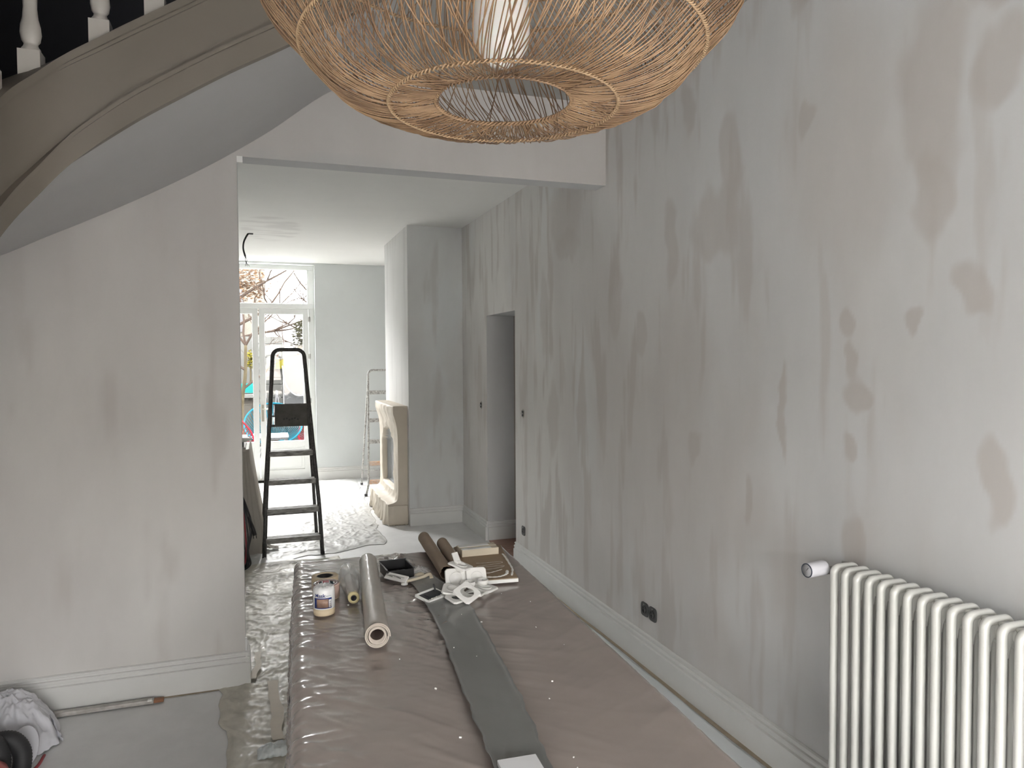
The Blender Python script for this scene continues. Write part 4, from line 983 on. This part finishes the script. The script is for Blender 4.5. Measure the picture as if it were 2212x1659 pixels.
# ================================================================== LADDERS
def stepladder(name, label, fl, fr, yl, top, hz, yh, steps, mats_, rear, plat=None, kink=0., mstep=None, rad_=.0125, sd=.075, mlow=None):
    # fl/fr functions: x of the stiles at height z ; yl(z): depth of the stile at height z
    t = thing(name, label, 'ladder', ((fl(0)+fr(0))/2, yl(0), 0))
    zt = top; r = .06
    zs = np.linspace(.0, zt-r, 12)
    L_ = [(fl(z)-(kink*(max(0, .12-z)/.12)), yl(z), z) for z in zs]; R_ = [(fr(z)+(kink*(max(0, .12-z)/.12)), yl(z), z) for z in zs[::-1]]
    xl, xr = fl(zt-r), fr(zt-r)
    hoop = [(xl+r*(1-math.cos(a)), yl(zt), zt-r+r*math.sin(a)) for a in np.linspace(.2, PI/2, 6)]+[(xr-r*(1-math.sin(a)), yl(zt), zt-r+r*math.cos(a)) for a in np.linspace(0, PI/2-.2, 6)]
    mb = MB(); mb.tube(L_+hoop+R_, rad_, 8); build('front_frame', mb, mats_[0], t)
    for x_ in (fl(0)-kink, fr(0)+kink):
        mb = MB(); mb.box(x_-.016, x_+.016, yl(0)-.018, yl(0)+.018, 0.005, .028); build('foot', mb, M_blackmt, t)
    for i, z in enumerate(steps):
        mb = MB(); a, b = fl(z)+.008, fr(z)-.008; yy = yl(z)
        mb.box(a, b, yy-.02, yy+sd-.02, z, z+.006)
        for k in range(5): mb.box(a, b, yy-.018+k*sd/5, yy-.012+k*sd/5, z+.006, z+.0085)
        mb.box(a, b, yy-.026, yy-.018, z-.034, z+.008); mb.box(a, b, yy+sd-.024, yy+sd-.02, z-.02, z+.006)
        build('step', mb, mats_[1] if not (mlow and z < .6) else mlow, t)
    for sx, (x0, x1) in enumerate(rear['x']):
        mb = MB(); mb.tube([(x0, yl(rear['zt']), rear['zt']), (x1, rear['y'], .02)], rad_*.9, 8); build('rear_leg', mb, mats_[0], t)
        mb = MB(); mb.box(x1-.014, x1+.014, rear['y']-.015, rear['y']+.015, .005, .03); build('foot', mb, M_blackmt, t)
    (x0, x1), (x2, x3) = rear['x']
    for fz in (.15, .75):
        zc = rear['zt']*fz; f = 1-fz; mb = MB(); mb.tube([(x0+(x1-x0)*f, yl(rear['zt'])+(rear['y']-yl(rear['zt']))*f, zc), (x2+(x3-x2)*f, yl(rear['zt'])+(rear['y']-yl(rear['zt']))*f, zc)], .006, 6); build('rear_brace', mb, mats_[0], t)
    if plat:
        px0, px1, pz0, pz1, py = plat
        mb = MB(); Mp = Matrix.Translation((0, py, pz0)) @ Matrix.Rotation(.12, 4, 'X'); mb.box(px0, px1, -.02, .0, 0, pz1-pz0, Mp); build('platform', mb, M_ladpl, t, bevel=.006)
        mb = MB()
        for k in range(6):
            q = Mp @ Matrix.Translation(((px0+px1)/2-.06+.022*k, -.0215, .065+.006*math.sin(k*2.1))); mb.box(-.006, .008, -.001, .001, -.007, .008, q @ Matrix.Rotation(k, 4, 'Y'))
        build('logo_mark', mb, M_blackpl, t)  # row of small marks standing in for the platform logo
        mb = MB(); mb.tube([(fl(pz0), yl(pz0), pz0+.005), (fr(pz0), yl(pz0), pz0+.005)], .009, 8); build('platform_bar', mb, mats_[0], t)
    return t
li = lambda tab: (lambda z: float(np.interp(z, [q[0] for q in tab], [q[1] for q in tab])))
stepladder('stepladder', 'black paint-spattered stepladder standing in the wide opening',
  li([(0, .014), (.41, .034), (.85, .060), (1.55, .102), (1.72, .112)]), li([(0, .469), (.41, .452), (.85, .418), (1.55, .366), (1.72, .356)]),
  li([(0, 6.16), (1.7, 6.42)]), 1.688, 0, 0, [.155, .385, .615, .845], (M_laddark, M_ladstep), {'x': [(.10, .005), (.372, .472)], 'y': 6.88, 'zt': 1.50},
  plat=(.115, .375, 1.055, 1.245, 6.31), rad_=.0165, sd=.095)
stepladder('stepladder', 'pale paint-crusted stepladder half hidden beside the fireplace',
  li([(0, 1.19), (.4, 1.205), (1.0, 1.225), (1.5, 1.24)]), li([(0, 1.66), (.4, 1.64), (1.0, 1.60), (1.5, 1.57)]),
  li([(0, 8.62), (1.5, 8.90)]), 1.475, 0, 0, [.17, .385, .64, .89, 1.22], (M_lad2, M_lad2), {'x': [(1.23, 1.215), (1.58, 1.64)], 'y': 9.42, 'zt': 1.30}, kink=.03, mlow=M_lad2o)

# ================================================================== COVERED FIREPLACE
fp = thing('covered_fireplace', 'fireplace surround wrapped in cream dust sheet on chimney breast', 'fireplace', (1.24, 7.55, 0))
pf_ = [(1.345, 1.150), (1.30, 1.152), (1.212, 1.150), (1.205, 1.142), (1.205, 1.088), (1.215, 1.05), (1.235, .98), (1.246, .90), (1.250, .80), (1.250, .55), (1.250, .34), (1.246, .275), (1.235, .235), (1.20, .215), (1.155, .205), (1.148, .195), (1.148, .10), (1.150, .0)]
Q = np.array(smoothpts([(a, 0, b) for a, b in pf_], 5)); Q = Q[:, [0, 2]]; sl = np.concatenate([[0], np.cumsum(np.hypot(*np.diff(Q, axis=0).T))])
n1 = 150; s1 = np.linspace(0, sl[-1], n1); PX_ = np.interp(s1, sl, Q[:, 0]); PZ_ = np.interp(s1, sl, Q[:, 1]); yy = np.linspace(7.0, 8.1, 90)
GX_, GY_ = np.meshgrid(PX_, yy, indexing='ij'); GZ_ = np.repeat(PZ_[:, None], 90, 1); SS = np.repeat(s1[:, None], 90, 1)
rg = ridge(GY_*7+.6*fbm(GY_*3, GZ_*3, 2), GZ_*2.2+3, 3); amp = .012+.02*sst(.35, .0, GZ_)
amp = (.016+.034*(1-sst(.05, .30, GZ_)))*sst(7.0, 7.07, GY_)*(1-sst(8.04, 8.1, GY_))
opening = (sst(7.22, 7.26, GY_)*(1-sst(7.86, 7.90, GY_))*sst(.30, .33, GZ_)*(1-sst(.88, .93, GZ_+.12*((GY_-7.56)/.3)**2+.05*fbm(GY_*6, GZ_*5, 2))))
GX2 = GX_-amp*np.clip(rg, 0, 1.1)**2*(1-opening)+.075*opening; GZ2 = np.maximum(GZ_+.002*rg, .004)
top_ = GZ_ > 1.14; GX2 = np.where(top_, GX_, GX2)
P = np.stack([GX2, GY_, GZ2], -1)
I = np.arange(n1*90).reshape(n1, 90); F = np.stack([I[:-1, :-1], I[:-1, 1:], I[1:, 1:], I[1:, :-1]], -1).reshape(-1, 4); oc = ((opening[:-1, :-1]+opening[1:, 1:])/2 > .5).reshape(-1)
mb = MB(); mb.add(P.reshape(-1, 3).tolist(), F[~oc].tolist(), True); build('dust_sheet', mb, M_cloth, fp)
P3 = P.copy(); P3[..., 0] += .006*np.clip(ridge(GY_*5, GZ_*6, 2), 0, 1); mb = MB(); mb.add(P3.reshape(-1, 3).tolist(), F[oc].tolist(), True); build('opening_film', mb, M_filmgrey, fp)
for yv, fl_ in ((7.0, 1), (8.1, 0)):     # end cheeks
    poly = [(1.345, 0)]+[(a, b) for a, b in zip(PX_, PZ_)][:-1]+[(1.150, 0)]
    mb = MB(); Mq = Matrix(((1, 0, 0, 0), (0, 0, 1, 0), (0, 1, 0, 0), (0, 0, 0, 1))); mb.prism(poly, yv, yv+.012 if fl_ else yv-.012, Mq); build('side_wrap', mb, M_cloth, fp)
mb = MB(); mb.box(1.205, 1.345, 6.992, 7.0, 1.085, 1.148); build('shelf_end', mb, M_cloth, fp)
mb = MB(); mb.box(1.148, 1.345, 6.985, 7.0, .004, .192); build('hearth_end', mb, M_cloth, fp, bevel=.006)
mb = MB()
for k in range(12): mb.tube([(1.15+.016*k, 6.985, .004), (1.158+.016*k, 6.972, .006), (1.165+.016*k, 6.985, .004)], .004, 5)
build('hem_frill', mb, M_cloth, fp)
U, V = np.meshgrid(np.linspace(0, 1, 30), np.linspace(0, 1, 60), indexing='ij')

# ================================================================== COVERED FURNITURE AT LEFT
cv = thing('covered_cabinet', 'tall furniture under grey dust sheet behind the partition edge', 'furniture', (-.65, 6.9, 0))
mb = MB(); mb.box(-1.3, -.14, 6.35, 7.5, .02, .855); build('cabinet_body', mb, M_clothg, cv)
s = np.linspace(0, 1, 160); zz = np.linspace(0, 1, 50)
path = smoothpts([(-1.25, 6.30, 0), (-.6, 6.29, 0), (-.24, 6.28, 0), (-.115, 6.32, 0), (-.105, 6.5, 0), (-.105, 7.0, 0), (-.105, 7.5, 0)], 25); pa = np.array(path)[:, :2]
nn = len(pa); tg = np.gradient(pa, axis=0); tg /= np.linalg.norm(tg, axis=1)[:, None]; no = np.stack([tg[:, 1], -tg[:, 0]], -1)
SI, ZI = np.meshgrid(np.arange(nn), zz, indexing='ij')
flare = .012+.115*ZI**1.15*sst(30, 75, SI)*(1-.35*sst(.75, 1., ZI)); fold_ = (.018*np.sin(SI*.42+1.2*fbm(SI*.05, ZI*2, 2))+.010*np.sin(SI*1.05+2))*ZI**.7
X_ = pa[SI.astype(int), 0]+no[SI.astype(int), 0]*(flare+fold_); Y_ = pa[SI.astype(int), 1]+no[SI.astype(int), 1]*(flare*.45+fold_); Z_ = .875-.87*ZI
mb = MB(); mb.grid(np.stack([X_, Y_, Z_], -1), True); o = build('dust_sheet', mb, M_clothg, cv); o.modifiers.new('t', 'SOLIDIFY').thickness = .003
mb = MB(); mb.box(-1.25, -.115, 6.31, 7.5, .865, .885); build('sheet_top', mb, M_clothg, cv)
mb = MB(); U, V = np.meshgrid(np.linspace(0, 1, 20), np.linspace(0, 1, 20), indexing='ij')
P = np.stack([.0+.13*U, 6.32+.16*V*(1-.6*U)-.02*U+.08*U, .028+.06*(1-U)*(1-np.abs(V-.5))+.01*fbm(U*4, V*4, 2)], -1); mb.grid(P, True); o = build('sheet_corner', mb, M_clothg, cv); o.modifiers.new('t', 'SOLIDIFY').thickness = .003
# cushion-shaped white item on top
t = thing('padded_seat', 'white rounded padded seat on top of grey covered furniture', 'seat', (-.14, 6.45, .885))
mb = MB(); mb.lathe([(0, .045), (.05, .046), (.075, .058), (.078, .072), (.06, .085), (0, .092)], 24, boxM(-.155, 6.45, .885, 0) @ Matrix.Diagonal((1.1, .9, .9, 1))); build('seat', mb, M_whpl, t)
mb = MB(); mb.box(-.19, -.13, 6.42, 6.48, .885, .93); build('bracket', mb, M_blackpl, t)
# bundle of cables hanging at the sheet
t = thing('cable_bundle', 'tangled black and red cables hanging beside grey dust sheet', 'cable', (-.1, 5.85, 0))
random.seed(5)
for k in range(5):
    x0 = -.16-.015*k
    pts = [(x0, 5.92, .62), (x0+.05+.02*k/4, 5.86, .50), (x0+.09, 5.82, .34-.03*k), (x0+.06+.01*k, 5.80, .17), (x0+.075, 5.80, .07), (x0+.02, 5.82, .022+.01*k), (x0-.04, 5.86, .02), (x0-.02, 5.9, .2), (x0-.03, 5.93, .6)]
    mb = MB(); mb.tube(smoothpts(pts, 6), .0065, 7); build('cable', mb, M_redcab if k == 3 else M_blackpl, t)
mb = MB(); mb.tube([(-.095, 5.84, .42), (-.065, 5.80, .34), (-.05, 5.79, .285)], [.012, .014, .016], 10); mb.tube([(-.062, 5.79, .285), (-.06, 5.788, .262)], .003, 6); mb.tube([(-.042, 5.79, .285), (-.040, 5.788, .262)], .003, 6); build('plug', mb, M_blackpl, t)
mb = MB(); mb.box(-.20, -.14, 5.90, 5.98, .0, .64); build('cable_post', mb, M_blackmt, t)

# ceiling cable of the back room
t = thing('ceiling_cable', 'black cable end with bare wires hanging from back room ceiling', 'cable', (-.065, 7.84, ZB-.01))
mb = MB(); mb.tube(smoothpts([(-.078, 7.84, ZB), (-.10, 7.83, 2.84), (-.125, 7.82, 2.78), (-.13, 7.81, 2.71), (-.112, 7.80, 2.635)], 6), .009, 8); build('cable', mb, M_blackpl, t)
mb = MB(); mb.box(-.075, -.035, 7.82, 7.86, ZB-.012, ZB); build('junction', mb, M_blackpl, t)
for dx in (-.008, .002, .012):
    mb = MB(); mb.tube(smoothpts([(-.112, 7.80, 2.64), (-.108+dx, 7.80, 2.60), (-.105+dx*.3, 7.80, 2.575), (-.098+dx*2, 7.80, 2.54)], 4), .0022, 5); build('wire', mb, M_greymt, t)

# ================================================================== FLOOR THINGS AT LOWER LEFT
t = thing('straightedge_bar', 'dirty metal straightedge lying on floor along left skirting', 'bar', (-.66, 3.735, .0))
mb = MB(); mb.box(-1.05, -.49, 3.715, 3.748, .0045, .024); build('bar', mb, M_alu, t, bevel=.003)
mb = MB(); mb.box(-.49, -.448, 3.718, 3.745, .006, .020); build('end_cap', mb, M_orange, t, bevel=.002)
mb = MB(); mb.box(-.515, -.497, 3.712, 3.730, .020, .0255); build('white_patch', mb, M_caulk, t)
# white bag: crumpled dome
n, k = 120, 80; a = np.linspace(0, 2*PI, n); q = np.linspace(0, 1, k); A_, Q_ = np.meshgrid(a, q, indexing='ij')
R_ = np.sin(Q_*PI/2)**.8; X_ = -1.02+.185*R_*np.cos(A_)*(1+.13*fbm(np.cos(A_)*2+5, np.sin(A_)*2, 3)); Y_ = 3.52+.20*R_*np.sin(A_)*(1+.15*fbm(np.cos(A_)*2, np.sin(A_)*2+9, 3))
Z_ = .004+.19*np.clip(1-R_**2.6, 0, 1)
cr = ridge(X_*9+.5*fbm(X_*4, Y_*4, 2), Y_*7, 3); c2 = ridge(X_*22+fbm(X_*9, Y_*9, 2), Y_*16, 3); Z_ = Z_+.045*np.clip(cr, 0, 1)**2*(1-R_)**.3*R_**.2+.014*np.clip(c2, 0, 1)**2; X_ = X_+.02*cr*R_; Y_ = Y_-.02*cr*R_+.008*c2
t = thing('white_rubbish_bag', 'crumpled white plastic bag on floor at lower left', 'bag', (-1.02, 3.52, 0))
mb = MB(); mb.grid(np.stack([X_, Y_, np.maximum(Z_, .004)], -1)[:, ::-1], True); build('bag_body', mb, M_bag, t)
mb = MB(); P = []; 
U, V = np.meshgrid(np.linspace(0, 1, 14), np.linspace(0, 1, 20), indexing='ij')
P = np.stack([-.872+.045*V+.01*fbm(V*4, U*3, 2)+.02*U, 3.56-.05*U-.03*V, .085*(1-V)**1.3+.008+.010*np.sin(U*14)], -1); mb.grid(P, True); o = build('bag_ear', mb, M_bag, t); o.modifiers.new('t', 'SOLIDIFY').thickness = .001
mb = MB(); mb.lathe([(0, 0), (.07, .001), (.085, .006), (.08, .012), (0, .016)], 28, Matrix.Translation((-.90, 3.31, .075)) @ Matrix.Rotation(.95, 4, 'X') @ Matrix.Diagonal((.62, 1, 1, 1))); o = build('paper_disc', mb, mat('pale_paper', (.64, .64, .68), .6)); tag(o, 'pale rounded paper piece leaning on white bag', 'paper')
# vacuum cleaner with hose
t = thing('vacuum_cleaner', 'red vacuum cleaner with black hose at bottom left corner', 'vacuum cleaner', (-.98, 3.05, 0))
mb = MB(); mb.lathe([(0, .004), (.11, .004), (.125, .02), (.125, .13), (.118, .15), (.09, .175), (.03, .185), (0, .185)], 36, boxM(-.985, 2.985, 0, 0)); build('body', mb, M_red, t)
mb = MB(); mb.lathe([(.1255, .06), (.1268, .062), (.1268, .074), (.1255, .076)], 36, boxM(-.985, 2.985, 0, 0)); build('trim_band', mb, M_whpl, t)
def corrug(pts, r, name):
    P = smoothpts(pts, 16); mb = MB(); mb.tube(P, [r*(1+.06*(i % 2)) for i in range(len(P))], 14); return build(name, mb, M_blackmt, t)
corrug([(-1.08, 3.12, .20), (-1.00, 3.16, .205), (-.945, 3.15, .17), (-.925, 3.12, .11), (-.94, 3.06, .05)], .032, 'hose')
corrug([(-.97, 3.20, .17), (-.91, 3.20, .165), (-.872, 3.18, .12), (-.87, 3.14, .06), (-.885, 3.07, .035)], .031, 'hose')
corrug([(-.90, 3.10, .035), (-.86, 3.12, .033), (-.84, 3.09, .033), (-.84, 3.02, .033)], .028, 'hose')
mb = MB(); Mz = Matrix.Translation((-.985, 3.128, .205)) @ Matrix.Rotation(1.0, 4, 'X') @ Matrix.Rotation(-.3, 4, 'Y')
mb.box(-.014, -.008, -.016, .012, .028, .034, Mz); mb.box(-.014, .008, -.016, -.010, .028, .034, Mz); mb.tube([Mz @ Vector(q) for q in smoothpts([(-.004, .014, .032), (.012, .012, .032), (.016, 0, .031), (.010, -.004, .032)], 4)], .003, 6)
build('hose_mark', mb, M_whpl, t)
mb = MB(); mb.tube(smoothpts([(-.845, 3.36, .012), (-.848, 3.28, .012), (-.872, 3.20, .012), (-.885, 3.10, .012)], 6), .006, 8); o = build('red_cable', mb, M_redcab); tag(o, 'short dark red cable on floor beside black hose', 'cable')
# dark rumpled strap hanging at the table's left edge
mb = MB(); U, V = np.meshgrid(np.linspace(0, 1, 10), np.linspace(0, 1, 26), indexing='ij')
x0_ = tw(-.036, 1.6)
P = np.stack([tw(-.032, 0)[0]+.028+.05*(2.16+.1*V-.75)+.008*fbm(V*5, U*2, 3)-.008*np.sin(PI*V), 2.15+.06*V, .60+.030*U+.02*fbm(V*5+3, U, 2)], -1)
mb.grid(P, True); o = build('black_strap', mb, M_blackmt); o.modifiers.new('t', 'SOLIDIFY').thickness = .003; tag(o, 'crumpled black strap peeking out at left side of covered table', 'strap')

# ================================================================== GARDEN
mb = MB(); mb.box(-30, 30, -30, -2.4, -.3, -.15); mb.box(-30, XL-.1, -2.4, YP, -.3, -.15); o = build('street_pavement', mb, mat('street_grey', (.22, .22, .22), .9), origin=(0, 0, 0)); o['kind'] = 'structure'
mb = MB(); mb.box(-20, 20, -16, -11, -.15, 3.0); mb.box(-16, -10, -11, 8, -.15, 3.0); o = build('sky_blocking_facades', mb, mat('sky_block_tan', (.32, .29, .26), .9), origin=(0, 0, 0)); o['kind'] = 'structure'  # unseen blocks added to limit sky light reaching the hall windows
mb = MB(); mb.box(-14, 14, YB+.3, 40, -.25, -.03); o = build('garden_terrace', mb, M_pav); o['kind'] = 'structure'
t = thing('rendered_wall', 'grey rendered garden wall beyond the glass door', 'wall', (1.2, 14.2, -.03))
mb = MB(); mb.box(.43, 2.6, 14.0, 14.25, -.03, 1.70); build('wall_body', mb, M_render, t); mb = MB(); mb.box(.86, .92, 13.96, 14.0, -.03, 1.62); build('edge_post', mb, M_beam, t)
t = thing('siding_wall', 'white boarded garden wall left of the grey rendered wall', 'wall', (0, 14.6, -.03))
mb = MB(); mb.box(-1.0, .43, 14.63, 14.75, -.03, 2.05); build('wall_body', mb, M_siding, t)
for i in range(16):
    z = .0+.128*i
    for (a, b) in ((-.06, .22), (.224, .43)) if i % 2 else ((-.06, .12), (.124, .43)):
        mb = MB(); mb.box(a, b, 14.57+random.uniform(-.006, .006), 14.64, z, z+.118); build('board', mb, M_siding, t)
mb = MB(); mb.box(-3.2, -.06, 13.6, 14.0, -.03, .95); t = build('low_stone_wall', mb, M_stone); tag(t, 'low stone garden wall behind blue chair at left', 'wall')
mb = MB(); mb.box(-3.0, -.02, 13.5, 14.1, .95, 1.0); t = build('coping_slab', mb, M_siding); tag(t, 'pale coping slab on the low stone wall', 'coping')
mb = MB(); U, V = np.meshgrid(np.linspace(0, 1, 30), np.linspace(0, 1, 12), indexing='ij'); mb.grid(np.stack([-1.2+1.17*U, 13.85+.25*V, 1.02+.16*np.sin(PI*V)+.02*fbm(U*8, V*3, 2)], -1), True); o = build('turquoise_tarpaulin', mb, M_turq); tag(o, 'turquoise folded tarpaulin on coping of low wall', 'tarpaulin')
mb = MB(); mb.box(.20, 1.6, 12.95, 13.1, .36, .46); t = thing('timber_beam', 'weathered brown timber beam on legs behind garden table', 'beam', (.9, 13.0, -.03)); build('beam', mb, M_beam, t)
for x_ in (.25, 1.5): mb = MB(); mb.box(x_, x_+.08, 12.98, 13.07, -.03, .36); build('leg', mb, M_beam, t)
mb = MB(); mb.tube(smoothpts([(.40, 13.95, 1.50), (.43, 13.94, 1.25), (.52, 13.93, 1.05), (.66, 13.93, .95), (.86, 13.94, .97)], 8), .011, 6); o = build('garden_hose', mb, M_hose); tag(o, 'white hose hanging in a curve on grey rendered wall', 'hose')
mb = MB(); mb.box(.30, .45, 14.50, 14.58, 1.46, 1.62); mb.box(.28, .47, 14.44, 14.58, 1.44, 1.465); o = build('wall_lantern', mb, M_yleaf); tag(o, 'small pale box lamp on white boarded wall', 'lamp')
# houses
t = thing('neighbour_house', 'pale neighbouring house beyond garden with sloping roof', 'house', (-2.5, 24, -.03))
mb = MB(); mb.box(-7, .2, 22, 30, -.03, 5.6); build('walls', mb, M_house, t)
mb = MB(); mb.prism([(-7.3, 5.6), (.5, 5.6), (-3.4, 8.0)], -30.2, -21.8, Mx); build('roof', mb, M_roofg, t)
for wx in (-3, -1.2):
    mb = MB(); mb.box(wx, wx+.8, 21.95, 22.02, 2.4, 3.7); build('window', mb, M_greymt, t)
t = thing('garden_shed', 'white gabled garden building right of the trees', 'shed', (2.0, 19, -.03))
mb = MB(); mb.box(.4, 3.6, 17.5, 20, -.03, 2.3); build('walls', mb, mat('shed_white', (.6, .6, .6), .8), t); mb = MB(); mb.prism([(.2, 2.3), (3.8, 2.3), (2.0, 3.35)], -20.2, -17.3, Mx); build('roof', mb, MT['shed_white'], t)
# trees
def branch(mb, p, d, L_, r, depth, curl=.35):
    n = 5; pts = [p]; q = Vector(p); v = Vector(d).normalized()
    for i in range(n):
        v = (v+Vector((random.uniform(-curl, curl), random.uniform(-curl, curl), random.uniform(-curl*.5, curl*.7)))).normalized(); q = q+v*(L_/n); pts.append(tuple(q))
    mb.tube(pts, [r*(1-.55*i/n) for i in range(n+1)], 5, cap=False)
    if depth > 0:
        for i in range(random.choice((2, 3, 3))):
            j = random.randint(2, n); w_ = (v+Vector((random.uniform(-1, 1), random.uniform(-.6, .6), random.uniform(-.3, .9)))).normalized()
            branch(mb, pts[j], w_, L_*random.uniform(.55, .8), r*.5, depth-1, curl*1.15)
def tree(name, label, trunk, r, dirs, L_, depth, seed, leaves=None):
    random.seed(seed); t = thing(name, label, 'tree', (trunk[0][0], trunk[0][1], trunk[0][2]))
    mb = MB(); T_ = smoothpts(trunk, 5); mb.tube(T_, [r*(1-.4*i/len(T_)) for i in range(len(T_))], 8); build('trunk', mb, M_bark, t)
    mb = MB()
    for (i, d_) in dirs: branch(mb, T_[i], d_, L_, r*.55, depth)
    build('branches', mb, M_twig, t)
    if leaves:
        (cx, cy, cz), (sx, sy, sz), n, mtl, sz_ = leaves; mb = MB()
        for k in range(n):
            while True:
                q = np.random.default_rng(seed*100000+k).uniform(-1, 1, 3)
                if (q**2).sum() < 1: break
                q = q/np.linalg.norm(q)*random.random(); break
            c = Vector((cx+q[0]*sx, cy+q[1]*sy, cz+q[2]*sz)); A = Matrix.Translation(c) @ Matrix.Rotation(random.uniform(0, 6), 4, 'Z') @ Matrix.Rotation(random.uniform(0, 6), 4, 'X'); s_ = sz_*random.uniform(.6, 1.3)
            mb.add([A @ Vector(v) for v in ((-s_, 0, 0), (0, -s_*.4, 0), (s_, 0, 0), (0, s_*.4, s_*.2))], [(0, 1, 2, 3)])
        tag(build('leaves', mb, mtl, t), kind='stuff')
    return t
tree('garden_tree', 'thin forked bare tree in garden behind left door leaf', [(-.27, 12.9, -.03), (-.285, 12.9, .5), (-.27, 12.9, .98), (-.22, 12.9, 1.35), (-.205, 12.9, 1.85)], .038, [(20, (-.5, 0, 1)), (20, (.45, 0, 1)), (16, (-.7, 0, .6)), (12, (.7, 0, .5)), (20, (0, .2, 1))], 1.1, 4, 3)
tree('garden_tree', 'bare branching tree with drooping brown leaves high in garden', [(-.75, 15.0, -.03), (-.7, 15.0, 1.5), (-.55, 15.0, 2.6)], .06, [(10, (.9, -.1, .9)), (10, (.6, 0, 1)), (8, (1, 0, .5)), (10, (-.5, 0, 1)), (7, (1, 0, .2)), (10, (.2, 0, 1))], 1.6, 4, 9, ((-.25, 15.0, 3.05), (.55, .4, .38), 700, M_leafbr, .04))
tree('garden_tree', 'bare curling tree at right behind rendered wall', [(1.6, 15.2, -.03), (1.55, 15.2, 1.4), (1.5, 15.2, 2.4)], .05, [(10, (-.9, 0, .8)), (10, (-.6, 0, 1)), (8, (-1, 0, .3)), (6, (-1, 0, .1)), (10, (-.2, 0, 1))], 1.3, 4, 21)
tree('garden_shrub', 'evergreen shrub with dull leaves above rendered wall', [(1.05, 14.9, -.03), (1.0, 14.9, 1.2), (.95, 14.9, 2.1)], .04, [(10, (-.5, 0, 1)), (8, (-.7, 0, .6)), (10, (.4, 0, .7))], .6, 2, 33, ((.93, 14.8, 2.02), (.36, .3, .44), 1500, M_leafgr, .04))
tree('garden_shrub', 'rusty brown leaved shrub beside evergreen shrub', [(1.5, 15.6, -.03), (1.45, 15.6, 1.4), (1.3, 15.6, 2.4)], .04, [(10, (-.5, 0, 1)), (10, (.4, 0, .7))], .6, 2, 44, ((1.12, 15.5, 2.45), (.3, .3, .42), 600, M_leafbr, .04))
tree('garden_shrub', 'small yellow leaved bush behind forked bare tree', [(-.16, 14.3, 1.0), (-.15, 14.3, 1.3), (-.15, 14.3, 1.5)], .02, [(10, (0, 0, 1))], .3, 1, 55, ((-.13, 14.3, 1.62), (.11, .1, .19), 250, M_yleaf, .035))
# blue string chair
def cordchair(label, cx, cy, col, name, R=.42, face=0.):
    t = thing(name, label, 'chair', (cx, cy, -.03), face)
    A = Matrix.Translation((cx, cy, 0)) @ Matrix.Rotation(face, 4, 'Z')
    def rim(a): return A @ Vector((R*math.cos(a), -.12+.34*math.sin(a)*1.0, .60+.30*math.sin(a)))
    mb = MB(); mb.tube([rim(a) for a in np.linspace(0, 2*PI, 41)[:-1]], .014, 6, closed=True); build('rim', mb, col, t)
    def inr(a): return A @ Vector((.12*math.cos(a), -.05+.10*math.sin(a), .34+.03*math.sin(a)))
    mb = MB()
    for a in np.linspace(0, 2*PI, 49)[:-1]:
        p, q = rim(a), inr(a); m_ = (p+q)/2+Vector((0, 0, -.05)); mb.tube([p, m_, q], .006, 4, cap=False)
    mb.tube([inr(a) for a in np.linspace(0, 2*PI, 21)[:-1]], .008, 5, closed=True); tag(build('cords', mb, col, t), kind='stuff')
    for (x_, y_) in ((-.26, -.3), (.26, -.3), (-.22, .22), (.22, .22)):
        mb = MB(); mb.tube([A @ Vector((x_*.6, y_*.5, .38)), A @ Vector((x_, y_, -.03))], .008, 5); build('leg', mb, M_greymt, t)
    return t
cordchair('light blue round cord chair in the garden', .20, 12.3, M_blue, 'cord_chair', .44)
cordchair('red cord chair at left of the garden table', -.50, 11.3, M_redch, 'cord_chair', .34, .7)
cordchair('red cord chair seen at right edge of the glass door', 1.02, 12.2, M_redch, 'cord_chair', .38, -.8)
t = thing('garden_table', 'small white topped garden table with grey legs', 'table', (.14, 11.6, -.03))
mb = MB(); mb.box(-.12, .40, 11.35, 11.85, .455, .475); build('tabletop', mb, mat('table_white', (.6, .6, .6), .4), t)
for x_ in (-.10, .36):
    for y_ in (11.37, 11.8): mb = MB(); mb.box(x_, x_+.028, y_, y_+.028, -.03, .455); build('leg', mb, M_greymt, t)
mb = MB(); mb.box(-.10, .388, 11.36, 11.375, .42, .455); build('rail', mb, M_greymt, t)
t = thing('garden_ornament', 'thin pointed metal ornament standing before the boarded wall', 'ornament', (.30, 13.2, -.03))
mb = MB(); mb.tube(smoothpts([(.20, 13.2, .62), (.26, 13.2, .85), (.28, 13.2, 1.08), (.30, 13.2, .9), (.36, 13.2, .65)], 6), .014, 6); mb.tube([(.21, 13.2, .70), (.35, 13.2, .70)], .012, 6); build('frame', mb, M_greymt, t)
mb = MB(); mb.box(.18, .38, 13.1, 13.3, -.03, .62); build('plinth', mb, M_stone, t)
random.seed(3)
